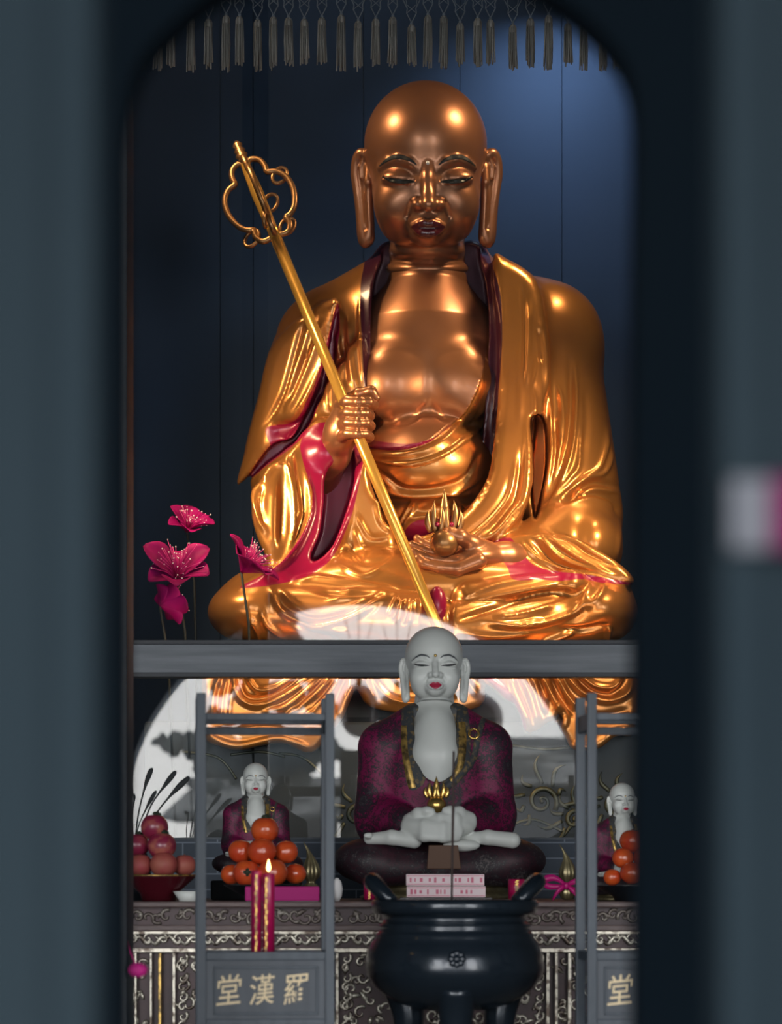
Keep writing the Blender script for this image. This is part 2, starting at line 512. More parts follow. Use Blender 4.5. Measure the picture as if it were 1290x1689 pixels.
M_BROCD = brocade('dark brocade', (.045, .012, .022, 1), (.014, .013, .019, 1), (.11, .09, .09, 1), 14, .46)

def brick_mat():
    m = mat('grey brick', (.07, .085, .11), .7)
    nt = m.node_tree; b = nt.nodes['Principled BSDF']
    tc = nt.nodes.new('ShaderNodeTexCoord'); mp = nt.nodes.new('ShaderNodeMapping'); mp.inputs['Rotation'].default_value = (PI / 2, 0, 0)
    br = nt.nodes.new('ShaderNodeTexBrick'); br.inputs['Color1'].default_value = (.055, .075, .105, 1); br.inputs['Color2'].default_value = (.07, .09, .12, 1)
    br.inputs['Mortar'].default_value = (.20, .24, .30, 1); br.inputs['Scale'].default_value = 1; br.inputs['Mortar Size'].default_value = .0022
    br.inputs['Brick Width'].default_value = .20; br.inputs['Row Height'].default_value = .045
    nt.links.new(tc.outputs['Object'], mp.inputs[0]); nt.links.new(mp.outputs[0], br.inputs['Vector']); nt.links.new(br.outputs['Color'], b.inputs['Base Color'])
    return m
M_BRICK = brick_mat()

def glass_mat():
    m = bpy.data.materials.new('clear pane'); m.use_nodes = True; nt = m.node_tree
    for n in list(nt.nodes): nt.nodes.remove(n)
    out = nt.nodes.new('ShaderNodeOutputMaterial'); mx = nt.nodes.new('ShaderNodeMixShader')
    fr = nt.nodes.new('ShaderNodeFresnel'); fr.inputs['IOR'].default_value = 1.52
    t = nt.nodes.new('ShaderNodeBsdfTransparent'); t.inputs['Color'].default_value = (.97, .985, .985, 1)
    g = nt.nodes.new('ShaderNodeBsdfGlossy'); g.inputs['Roughness'].default_value = .008
    nt.links.new(fr.outputs[0], mx.inputs[0]); nt.links.new(t.outputs[0], mx.inputs[1]); nt.links.new(g.outputs[0], mx.inputs[2]); nt.links.new(mx.outputs[0], out.inputs[0])
    return m
M_GLASS = glass_mat()
# ------------------------------------------------------------------ head, sculpted in its own pixel-sized units
# x right, y depth (front negative), z up
def sculpt_head(h=1.5):
    f = Field((-136, -172, -232), (136, 150, 150), h)
    f.op(ell((0, 0, 35), (101, 118, 102)))
    f.op(ell((1, -30, -35), (89, 90, 102)), 14)
    for s in (-1, 1):
        f.op(ell((1 + s * 40, -52, -82), (38, 44, 42)), 14)
        f.op(ell((1 + s * 52, -76, -60), (32, 33, 36)), 20)
    f.op(ell((2, -98, -108), (26, 24, 20)), 14)
    f.op(ell((3, -90, -92), (34, 32, 28)), 16)
    # neck with its folds
    f.op(rcone((3, 22, -90), (3, 26, -225), 62, 66), 6)
    f.op(ell((3, 0, -134), (62, 64, 24)), 8)
    f.op(ell((3, 10, -164), (69, 70, 21)), 3)
    f.op(ell((3, 14, -194), (72, 75, 20)), 3)
    # eye sockets, lids
    for s in (-1, 1):
        f.op(ell((2 + s * 45, -128, -14), (31, 18, 14)), 12, True)
        f.op(ell((2 + s * 46, -93, -20), (29, 24, 15)), 5)
        f.chain([(2 + s * 19, -109, -4, 2), (2 + s * 29, -110, 4, 2), (2 + s * 48, -102, 9, 2), (2 + s * 64, -88, 5, 2), (2 + s * 78, -74, -3, 2)], 12)
        f.chain([(2 + s * 22, -113, -27, 2), (2 + s * 36, -117, -29, 2.4), (2 + s * 54, -113, -27, 2.4), (2 + s * 70, -101, -23, 1.8)], 3)
        f.chain([(2 + s * 22, -114, -24.5, 1.6), (2 + s * 36, -121, -25, 2.2), (2 + s * 54, -116, -23.5, 2.2), (2 + s * 71, -102, -20, 1.5)], 1.5, True)
    # nose
    f.chain([(2, -110, 0, 8), (2, -118, -22, 8.5), (3, -129, -48, 10), (3.5, -135, -62, 12)], 6)
    for s in (-1, 1):
        f.op(ell((3 + s * 17, -120, -62), (11, 14, 9.5)), 8)
        f.op(ell((3 + s * 10, -137, -75), (5, 8, 4)), 3, True)
        f.chain([(3 + s * 27, -116, -62, 3), (3 + s * 34, -108, -80, 2.5)], 6, True)
    # mouth
    f.op(rcone((3, -130, -78), (3, -127, -88), 3, 4), 4, True)
    f.chain([(-25, -115, -97, 4), (-12, -123, -93, 6), (-3, -126, -91, 6.5), (3, -125, -93, 5.5), (9, -126, -91, 6.5), (18, -123, -93, 6), (31, -115, -97, 4)], 4)
    f.chain([(-18, -117, -103, 4), (-6, -123, -106, 7), (3, -124, -107, 7.5), (12, -123, -106, 7), (24, -117, -103, 4)], 4)
    f.chain([(-26, -121, -98.5, 1.5), (-10, -131, -98, 1.8), (3, -132, -99.5, 1.8), (16, -131, -98, 1.8), (32, -121, -98.5, 1.5)], 2, True)
    f.chain([(-16, -124, -119, 3), (3, -129, -121, 3.5), (22, -124, -119, 3)], 6, True)
    for s in (-1, 1):
        f.op(ell((3 + s * 33, -116, -99), (4, 6, 5)), 5, True)
    # ears with long lobes
    for s in (-1, 1):
        q = lambda p: (2 + s * p[0], p[1], p[2], p[3])
        f.op(ell((2 + s * 103, 16, -5), (10, 18, 32)), 4)
        f.op(rcone((2 + s * 103, 14, -20), (2 + s * 97, 4, -112), 9, 11), 4)
        f.chain([q(p) for p in cat(((95, 4, 6, 5), (100, 2, 18, 6), (109, 6, 22, 7), (116, 10, 10, 7), (118, 12, -12, 7), (114, 12, -40, 7), (109, 8, -75, 8), (105, 3, -105, 10), (101, 2, -120, 11)), 40)], 3)
        f.chain([q(p) for p in cat(((96, 0, 2, 5), (97, -6, -22, 6), (96, -4, -32, 6), (96, -3, -60, 7), (95, -3, -95, 8), (97, 0, -117, 10)), 30)], 3)
        f.chain([q(p) for p in ((107, -4, 0, 3.5), (106, -4, -30, 4), (104, -8, -60, 4), (101, -10, -98, 3.5))], 3, True)
        f.chain([q(p) for p in ((105, 0, 12, 2.5), (110, 2, 0, 2.5), (109, 2, -18, 2.5))], 2)
    return f.mesh(4)
HEAD = sculpt_head()
LIP_U = [(-25, -97), (-14, -89.5), (-4, -86.5), (3, -89.5), (10, -86.5), (20, -89.5), (31, -97), (22, -107), (12, -112.5), (3, -114), (-6, -112.5), (-16, -107)]
LIP_W = [(-19, -97), (-10, -91), (-3, -88.5), (3, -91), (9, -88.5), (16, -91), (25, -97), (17, -106), (10, -111), (3, -112.5), (-4, -111), (-11, -106)]
BROW = [(17, -1, 1.0), (29, 8, 3.6), (47, 13, 5.0), (63, 9.5, 4.0), (79, -2, .8)]
EYE = [(20, -26.5, 1.0), (30, -26, 3.2), (46, -26, 4.4), (60, -23.5, 3.4), (73, -18.5, .8)]

def head_pieces(lips):
    """(skin, lips) meshes and the traced brow / eye strips, all in head units"""
    V, T = HEAD
    N = normals(V, T)
    s = sdpoly(V[:, 0], V[:, 2], lips)
    s = np.where((N[:, 1] < .3) & (V[:, 1] < -90), s, 30)
    lip, skin = clip(V, T, s)
    bv = BVHTree.FromPolygons([Vector(p) for p in V], [tuple(t) for t in T])
    def strip(ctrl, sgn, lift):
        Vs, Fs = [], []
        c = cat(ctrl, 32)
        for i, (x, z, w) in enumerate(c):
            a, b = c[max(i - 1, 0)], c[min(i + 1, len(c) - 1)]
            nx, nz = -(b[1] - a[1]), (b[0] - a[0]); L = math.hypot(nx, nz); nx /= L; nz /= L
            for k in range(7):
                t = (k / 6 - .5) * 2
                px, pz = 2 + sgn * (x + nx * w * t), z + nz * w * t
                h = bv.ray_cast(Vector((px, -300, pz)), Vector((0, 1, 0)))
                y = h[0].y if h[0] is not None else -100
                e = lift if k not in (0, 6) and 0 < i < len(c) - 1 else -.8
                Vs.append((px, y - e, pz))
        for i in range(len(c) - 1):
            for k in range(6):
                q = (i * 7 + k, (i + 1) * 7 + k, (i + 1) * 7 + k + 1, i * 7 + k + 1)
                Fs.append(q if sgn > 0 else q[::-1])
        return np.array(Vs), Fs
    return skin, lip, {(n, sg): strip(c, sg, l) for n, c, l in (('eyebrow', BROW, .5), ('eye', EYE, 1.5)) for sg in (-1, 1)}, bv
HP_GOLD = head_pieces(LIP_U)
HP_WHITE = head_pieces(LIP_W)

def head_xf(center, s, pitch, flatten=(1, 1, 1)):
    return Matrix.Translation(center) @ Matrix.Rotation(pitch, 4, 'X') @ Matrix.Diagonal((s * flatten[0], s * flatten[1], s * flatten[2], 1))
def ap(M, V):
    A = np.array(M)
    return np.asarray(V) @ A[:3, :3].T + A[:3, 3]

# ------------------------------------------------------------------ the big gilded figure
Y0, S0 = 9.0, .002
def P(u, v, w): return W(u, v, Y0 + w * S0)
def R_(r, w): return r * (Y0 + w * S0) / F
def E(u, v, w, ru, rv, rw, rot=None):
    k = (Y0 + w * S0) / F
    return ell(P(u, v, w), (ru * k, rw * k, rv * k), rot)
def C(pts):
    return [P(*p[:3]) + (R_(p[3], p[2]),) for p in pts]
def slab(poly, w0, t, rnd_=8, dwu=0.0, dwv=0.0, uc=0, vc=0):
    """a soft-edged piece of cloth: an outline with real thickness at depth w0 (tilting with u and v)"""
    A = np.array(cat(poly, len(poly) * 4, True)); pad = 40
    u0, u1, v0, v1 = A[:, 0].min() - pad, A[:, 0].max() + pad, A[:, 1].min() - pad, A[:, 1].max() + pad
    gu, gv = np.meshgrid(np.arange(u0, u1), np.arange(v0, v1), indexing='ij')
    tab = sdpoly(gu, gv, [tuple(p) for p in A]).astype(np.float32)
    def f(x, y, z):
        y = y + 0 * x + 0 * z
        u = CX + F * x / y; v = HY - F * (z - ZC) / y; w = (y - Y0) / S0
        d2 = tab[np.clip((u - u0).astype(int), 0, tab.shape[0] - 1), np.clip((v - v0).astype(int), 0, tab.shape[1] - 1)] + rnd_
        dw = np.abs(w - w0 - dwu * (u - uc) - dwv * (v - vc)) - (t - rnd_)
        d = np.sqrt(np.maximum(d2, 0) ** 2 + np.maximum(dw, 0) ** 2) + np.minimum(np.maximum(d2, dw), 0) - rnd_
        return d * (Y0 / F)
    wc = [w0 + dwu * (a - uc) + dwv * (b - vc) for a in (u0 + pad, u1 - pad) for b in (v0 + pad, v1 - pad)]
    ys = [Y0 + (min(wc) - t) * S0, Y0 + (max(wc) + t) * S0]
    c = [W(a, b, y) for a in (u0 + pad, u1 - pad) for b in (v0 + pad, v1 - pad) for y in ys]
    return f, [min(p[i] for p in c) for i in range(3)], [max(p[i] for p in c) for i in range(3)]

PX = Y0 / F
# --- bare torso and inner robe
fb = Field(P(540, 960, -260), P(870, 430, 140), .005)
fb.op(E(702, 612, 25, 148, 140, 114))
fb.op(E(702, 630, 20, 132, 130, 118), .04)
for s in (-1, 1):
    fb.op(E(705 + s * 55, 630, -66, 62, 66, 46), .035)
fb.op(E(702, 775, -30, 118, 90, 118), .03)
fb.op(E(702, 870, 0, 118, 60, 108), .03)
fb.chain(C([(708, 620, -124, 3), (707, 660, -128, 3), (708, 680, -125, 4)]), .012, True)
fb.op(rcone(P(705, 470, 25), P(704, 540, 20), R_(66, 20), R_(100, 20)), .06)
VB, TB = fb.mesh(2); del fb
VB = folds(VB, TB, [
    ([(622, 692), (655, 699), (684, 690), (705, 665)], -3.5, 5), ([(711, 665), (730, 692), (760, 702), (785, 695)], -3.5, 5),
    ([(799, 604), (788, 639), (769, 676), (741, 704), (710, 728), (678, 739), (645, 743), (600, 738)], 7, 9, 's'),
    ([(800, 690), (788, 713), (754, 739), (719, 758), (678, 769), (634, 765), (600, 755)], 5, 8, 's'),
    ([(780, 660), (745, 715), (700, 742), (650, 752), (610, 750)], 3, 5),
    ([(800, 660), (770, 712), (720, 748), (660, 760), (610, 757)], -3, 4),
    ([(795, 740), (771, 784), (745, 800), (699, 809), (662, 806), (634, 785), (610, 765)], -6, 5),
    ([(600, 790), (640, 812), (699, 818), (760, 808), (800, 780)], 5, 5),
    ([(655, 870), (670, 845), (682, 820)], 4, 3), ([(662, 872), (678, 848), (688, 822)], 4, 3), ([(745, 818), (755, 832), (764, 845)], 4, 4), ([(735, 812), (760, 815), (778, 812)], 4, 4),
    ([(690, 840), (720, 826), (748, 840)], 4, 6), ([(664, 858), (700, 852), (740, 856)], 3, 4),
], PX)
def region(V, T, poly, front_only=True, ymax=None, n=10):
    N = normals(V, T); pu, pv = proj(V)
    A = [tuple(p) for p in cat(poly, len(poly) * n, True)] if n else poly
    s = sdpoly(pu, pv, A)
    if front_only: s = np.where(N[:, 1] > .35, 40, s)
    if ymax is not None: s = np.where(V[:, 1] > ymax, 40, s)
    return s
HEM = [(870, 480), (812, 540), (799, 604), (788, 639), (769, 676), (741, 704), (710, 728), (678, 739), (645, 743), (600, 738), (540, 730), (540, 980), (870, 980)]
sI = region(VB, TB, HEM, False, None, 6)
inner, torso = clip(VB, TB, sI)
RED = [(600, 725), (632, 729), (667, 732), (689, 730), (719, 721), (745, 700), (752, 706), (710, 733), (645, 748), (600, 745)]
strip_, torso = clip(torso[0], torso[1], region(torso[0], torso[1], RED, True, None, 6))

# --- outer robe: shoulders, arms, sleeves, lap, legs
fr = Field(P(320, 1075, -420), P(1075, 385, 210), .005)
fr.op(E(712, 650, 40, 195, 250, 150))
fr.op(rcone(P(700, 500, 45), P(900, 570, 25), R_(84, 45), R_(94, 25)), .05)
fr.op(rcone(P(700, 500, 45), P(548, 570, 25), R_(84, 45), R_(88, 25)), .05)
fr.op(rcone(P(648, 425, 48), P(690, 470, 50), R_(28, 40), R_(60, 40)), .03)
fr.op(rcone(P(778, 425, 48), P(740, 470, 50), R_(28, 40), R_(60, 40)), .03)
fr.op(rcone(P(640, 470, 50), P(540, 515, 40), R_(42, 50), R_(38, 40)), .06)
fr.op(rcone(P(760, 470, 50), P(905, 540, 40), R_(48, 50), R_(62, 40)), .06)
fr.op(rcone(P(893, 560, 20), P(938, 850, -30), R_(92, 20), R_(90, -30)), .05)
fr.op(rcone(P(945, 880, -70), P(850, 925, -215), R_(72, -70), R_(30, -215)), .04)
fr.op(E(975, 905, -90, 52, 62, 90), .04)
fr.op(slab([(820, 905), (850, 885), (930, 880), (1015, 925), (1045, 960), (990, 962), (900, 950), (850, 950)], -215, 30, 12, -.25, 0, 930, 920), .03)
# the broad front fall of the robe on the right, running down into the lap
fr.op(slab([(812, 432), (838, 428), (884, 462), (900, 530), (905, 600), (885, 740), (870, 830), (820, 890), (720, 900), (690, 885), (760, 850), (800, 800), (815, 740), (826, 600)], -105, 42, 16, 0, -.22, 800, 620), .045)
# left upper arm, cloak and hanging sleeves
fr.op(rcone(P(540, 570, 20), P(478, 740, -10), R_(80, 20), R_(66, -10)), .05)
fr.op(slab([(455, 560), (553, 490), (545, 560), (520, 640), (493, 690), (455, 702), (440, 745), (392, 800), (405, 740), (425, 660)], -45, 52, 16, -.55, .1, 470, 640), .03)
fr.op(slab([(493, 700), (560, 600), (600, 560), (605, 700), (560, 740), (500, 800), (430, 800), (440, 760)], -40, 60, 10), .02)
SLEEVE = [(505, 706), (540, 690), (596, 728), (600, 750), (594, 800), (580, 855), (552, 915), (523, 941), (470, 962), (398, 970), (430, 945), (440, 925), (424, 885), (415, 845), (422, 805), (440, 780), (475, 745)]
fr.op(slab(SLEEVE, -165, 62, 16, .25, -.25, 520, 820), .02)
fr.op(rcone(P(470, 800, -40), P(535, 750, -190), R_(56, -40), R_(36, -190)), .03)
fr.op(slab([(560, 840), (605, 745), (612, 800), (650, 880), (640, 930), (600, 965), (520, 965)], -175, 40, 14), .02)
# lap and legs
fr.op(E(700, 985, -120, 320, 80, 190), .03)
fr.op(rcone(P(560, 985, -150), P(425, 1000, -215), R_(60, -150), R_(62, -215)), .04)
fr.op(E(415, 1010, -215, 72, 50, 100), .03)
fr.op(rcone(P(440, 1010, -260), P(680, 1020, -320), R_(48, -260), R_(42, -320)), .04)
fr.op(rcone(P(840, 985, -150), P(985, 1000, -215), R_(60, -150), R_(58, -215)), .04)
fr.op(E(985, 1010, -215, 66, 52, 100), .03)
fr.op(rcone(P(960, 1025, -250), P(740, 1035, -310), R_(48, -250), R_(42, -310)), .04)
fr.op(rcone(P(775, 988, -290), P(925, 966, -270), R_(31, -290), R_(21, -270)), .012)
fr.op(E(943, 968, -262, 26, 22, 40), .015)
fr.op(E(470, 967, -240, 24, 20, 40), .015)
fr.op(rcone(P(500, 975, -265), P(640, 985, -290), R_(24, -265), R_(20, -290)), .02)
# carve: the open front, the pockets, the hollow sleeve
OPEN = [(645, 385), (628, 430), (615, 470), (611, 540), (612, 640), (612, 740), (614, 800), (640, 870), (690, 884), (728, 870), (755, 842), (776, 808), (788, 770), (796, 715), (802, 640), (806, 560), (804, 490), (794, 440), (770, 385)]
fr.op(slab(OPEN, -200, 225, 4), .006, True)
fr.op(slab([(874, 690), (897, 690), (903, 750), (897, 810), (883, 856), (876, 829), (873, 773)], -190, 185, 5), .010, True)
fr.op(slab([(537, 780), (561, 757), (582, 742), (584, 790), (570, 845), (548, 900), (520, 925), (512, 915), (526, 880), (533, 830)], -260, 110, 6), .012, True)
fr.op(slab([(541, 560), (557, 505), (556, 560), (550, 610), (530, 660), (500, 715), (470, 742), (440, 765), (405, 795), (446, 735), (480, 722), (500, 690), (525, 640)], -120, 75, 4, 0, .1, 500, 640), .008, True)
VR, TR = fr.mesh(2); del fr
G = [  # outer robe, right side of the picture
    ([(862, 470), (866, 520), (866, 580), (860, 640)], -4, 4), ([(873, 500), (872, 560), (868, 640)], 4, 4),
    ([(893, 530), (888, 600), (876, 650)], 3, 5), ([(896, 548), (903, 640), (908, 700)], 4, 4), ([(890, 540), (893, 600)], -6, 5),
    ([(876, 640), (882, 660), (880, 700), (874, 760)], 4, 4),
    ([(918, 632), (926, 660), (930, 720), (923, 750)], 4, 4), ([(948, 600), (950, 660), (944, 740), (923, 801), (899, 840)], 4, 4),
    ([(940, 590), (942, 680), (930, 750), (909, 801), (893, 833)], -4, 5),
    ([(906, 660), (911, 738), (904, 796), (890, 838)], 5, 4), ([(923, 680), (923, 750), (911, 796), (897, 830)], 4, 4),
    ([(914, 690), (916, 750), (906, 800)], -4, 4),
    ([(958, 700), (955, 765), (939, 790), (915, 820)], 4, 4), ([(966, 640), (968, 700), (960, 760)], -3, 6),
    ([(1002, 706), (999, 738), (988, 771), (967, 787), (948, 803), (925, 822)], 6, 4.5), ([(1007, 733), (1006, 761), (995, 781), (969, 791), (944, 812)], 5, 4),
    ([(1022, 806), (992, 795), (965, 800), (944, 816), (925, 828)], -9, 6), ([(1019, 812), (985, 807), (955, 814)], 4, 3),
    ([(930, 824), (969, 813), (1000, 818), (1017, 832), (1022, 860)], -7, 5),
    ([(1018, 845), (1022, 880), (1016, 925)], 3, 4),
    ([(895, 872), (937, 889), (969, 912), (1018, 934)], -6, 4.5), ([(904, 884), (946, 914), (1004, 946)], 5, 4),
    ([(888, 880), (923, 918), (969, 937), (1020, 951)], 5, 4), ([(876, 887), (915, 928), (969, 945)], -4, 4),
    ([(858, 893), (890, 926), (937, 944), (1000, 952)], 6, 4.5), ([(868, 890), (905, 930), (950, 945)], 3, 4),
    ([(869, 690), (869, 761), (862, 820), (844, 848), (816, 880), (786, 895)], 6, 4.5), ([(853, 761), (841, 810), (825, 838), (783, 882), (760, 890)], 4, 4),
    ([(874, 750), (872, 796), (860, 838), (841, 866), (820, 889)], 5, 4), ([(861, 740), (851, 815), (833, 845), (800, 885)], -5, 4.5),
    ([(846, 780), (832, 820), (805, 855), (765, 885)], -3, 5), ([(858, 560), (858, 700)], 2, 5),
    ([(828, 480), (830, 560), (824, 640), (818, 700), (811, 752), (799, 795), (779, 828), (749, 850), (712, 868)], 4, 5),
    # left cloak and sleeves
    ([(525, 495), (503, 519), (489, 572), (471, 638), (460, 665), (446, 690), (436, 702)], -5, 4), ([(530, 520), (521, 519), (499, 582), (483, 638), (470, 680)], 4, 4),
    ([(516, 520), (494, 575), (477, 640), (455, 690)], 4, 4), ([(536, 525), (514, 590), (497, 630), (470, 690)], 5, 6), ([(509, 575), (490, 630), (475, 665)], -4, 4),
    ([(545, 540), (530, 600), (505, 655), (480, 690)], 3, 4),
    ([(557, 547), (560, 590)], 4, 4), ([(548, 600), (541, 640), (542, 680)], 4, 5), ([(530, 650), (520, 690)], 3, 4), ([(575, 520), (578, 600), (590, 650)], 4, 6), ([(567, 560), (570, 640)], -4, 5),
    ([(594, 493), (595, 561), (600, 640)], 4, 4),
    ([(426, 795), (420, 822), (428, 858), (440, 880)], 6, 4), ([(469, 766), (450, 772), (434, 795)], 6, 4), ([(434, 800), (428, 830), (436, 870)], -5, 5),
    ([(476, 740), (473, 761), (477, 782), (484, 822), (485, 880), (470, 920)], 6, 5), ([(487, 740), (482, 760), (492, 830), (494, 870)], 4, 4), ([(466, 780), (466, 840), (462, 900)], -5, 6),
    ([(501, 765), (512, 822), (508, 860), (480, 915), (430, 955)], 6, 5), ([(452, 800), (450, 860), (452, 910)], 4, 7), ([(497, 800), (500, 850), (482, 900)], -4, 5),
    ([(585, 870), (600, 905), (640, 905)], 4, 5), ([(572, 890), (600, 925), (645, 918)], -4, 5), ([(590, 850), (610, 885), (640, 885)], 3, 4), ([(620, 820), (628, 860), (650, 880)], 4, 4), ([(560, 930), (600, 950), (640, 930)], 3, 5),
    # lap
    ([(960, 948), (974, 970), (954, 999), (916, 1017), (857, 1031), (800, 1026)], 8, 5.5), ([(978, 985), (945, 1013), (892, 1030), (839, 1035)], 5, 4), ([(968, 985), (940, 1007), (880, 1026)], -6, 4.5),
    ([(812, 1021), (868, 1010), (916, 996)], 5, 6), ([(830, 1012), (880, 1002), (930, 985)], -3, 4),
    ([(757, 1023), (821, 999), (886, 981), (945, 976)], -8, 5), ([(765, 997), (821, 981), (933, 962)], 4, 5), ([(760, 988), (820, 964), (898, 950)], 4, 5),
    ([(760, 1044), (820, 1050), (880, 1044)], 4, 5), ([(892, 1060), (921, 1051), (951, 1040)], 7, 3.5), ([(1000, 1058), (1006, 1032)], 6, 4), ([(921, 1036), (960, 1038), (1004, 1030)], -5, 5), ([(1002, 958), (985, 985), (965, 1005)], 5, 6), ([(994, 965), (975, 992)], -4, 4),
    ([(745, 985), (740, 1010), (745, 1050)], -8, 6),
    ([(447, 972), (461, 1003), (497, 1024), (538, 1028), (585, 1015), (629, 991), (650, 977)], 8, 5.5), ([(464, 974), (485, 997), (520, 1014), (570, 1005), (620, 985)], 5, 5), ([(455, 985), (478, 1008), (520, 1022), (580, 1008)], -6, 5),
    ([(502, 1034), (550, 1037), (576, 1044)], 6, 5), ([(480, 1020), (510, 1045), (560, 1056)], -5, 5), ([(430, 1000), (440, 1030), (475, 1055)], 5, 5), ([(412, 1020), (425, 1040), (430, 1058)], 6, 5),
    ([(497, 958), (514, 953), (556, 958), (615, 967), (648, 974)], 5, 5), ([(520, 975), (580, 980), (636, 984)], -5, 5), ([(540, 990), (600, 985), (645, 978)], 4, 4),
    ([(640, 1018), (650, 998), (657, 982)], 5, 3.5), ([(655, 1030), (662, 1005), (666, 985)], 5, 3.5), ([(674, 1030), (680, 1005), (682, 985)], 5, 3.5), ([(690, 1020), (692, 1000), (690, 980)], 4, 3.5), ([(647, 1022), (658, 1000)], -4, 3), ([(665, 1030), (672, 1005)], -4, 3),
    ([(560, 975), (600, 972), (645, 978)], 3, 4),
]
VR = folds(VR, TR, G, PX)
# --- coloured linings cut from the robe surface
LINERS = {
    'collar_left': [(648, 380), (612, 405), (598, 450), (594, 492), (597, 561), (601, 640), (606, 660), (640, 640), (650, 480), (668, 395)],
    'collar_right': [(742, 392), (770, 376), (800, 408), (815, 446), (825, 482), (828, 520), (828, 570), (823, 640), (818, 700), (811, 752), (799, 795), (779, 828), (755, 845), (740, 830), (768, 780), (785, 700), (790, 600), (768, 470)],
    'cloak_lining': [(439, 706), (457, 701), (475, 699), (493, 687), (509, 654), (521, 628), (541, 556), (557, 500), (560, 545), (552, 590), (530, 655), (505, 712), (478, 740), (445, 764), (398, 800), (440, 748), (446, 735), (440, 721)],
    'sleeve_lining': [(529, 697), (508, 709), (496, 729), (497, 749), (509, 791), (515, 808), (515, 825), (512, 848), (498, 881), (466, 925), (430, 950), (396, 969), (442, 966), (490, 956), (524, 941), (552, 914), (576, 861), (585, 832), (595, 785), (600, 745), (590, 722), (560, 700)],
    'cuff_lining': [(804, 903), (813, 894), (839, 886), (853, 900), (876, 929), (900, 939), (932, 944), (969, 948), (1034, 960), (1044, 964), (992, 961), (962, 955), (923, 958), (890, 956), (848, 956), (837, 936), (823, 918)],
    'sash': [(664, 890), (672, 870), (690, 858), (720, 856), (770, 842), (790, 820), (800, 832), (764, 862), (715, 880), (690, 893)],
}
LIN = []
for k, poly in LINERS.items():
    if k == 'sash': continue
    a, (VR, TR) = clip(VR, TR, region(VR, TR, poly, k != 'collar_left' and k != 'collar_right', None if 'cloak' in k else 9.14 if 'collar' in k else 9.02, 6))
    LIN.append((k, a))
sash, inner = clip(inner[0], inner[1], region(inner[0], inner[1], LINERS['sash'], True, None, 6))

# --- cloth hanging over the seat below the rail
fd = Field(P(325, 1250, -430), P(1075, 1040, -190), .004)
fd.op(slab([(345, 1068), (600, 1068), (596, 1100), (575, 1160), (560, 1190), (540, 1215), (520, 1238), (500, 1240), (470, 1226), (430, 1229), (398, 1236), (370, 1232), (336, 1212), (335, 1120)], -320, 26, 12, 0, -.12, 480, 1130))
fd.op(slab([(560, 1068), (800, 1068), (800, 1120), (790, 1165), (700, 1178), (610, 1165), (585, 1120)], -300, 26, 12), .03)
fd.op(slab([(770, 1068), (1050, 1068), (1055, 1120), (1045, 1208), (1013, 1210), (985, 1230), (955, 1236), (935, 1220), (912, 1190), (885, 1205), (866, 1205), (850, 1160), (800, 1125)], -320, 26, 12, 0, -.12, 900, 1130), .02)
fd.op(rcone(P(345, 1100, -320), P(350, 1200, -325), R_(30, -300), R_(18, -300)), .03)
fd.op(rcone(P(1010, 1120, -320), P(880, 1100, -325), R_(34, -300), R_(30, -300)), .04)
fd.op(E(923, 1186, -350, 10, 15, 40), .008, True)
VD, TD = fd.mesh(2); del fd
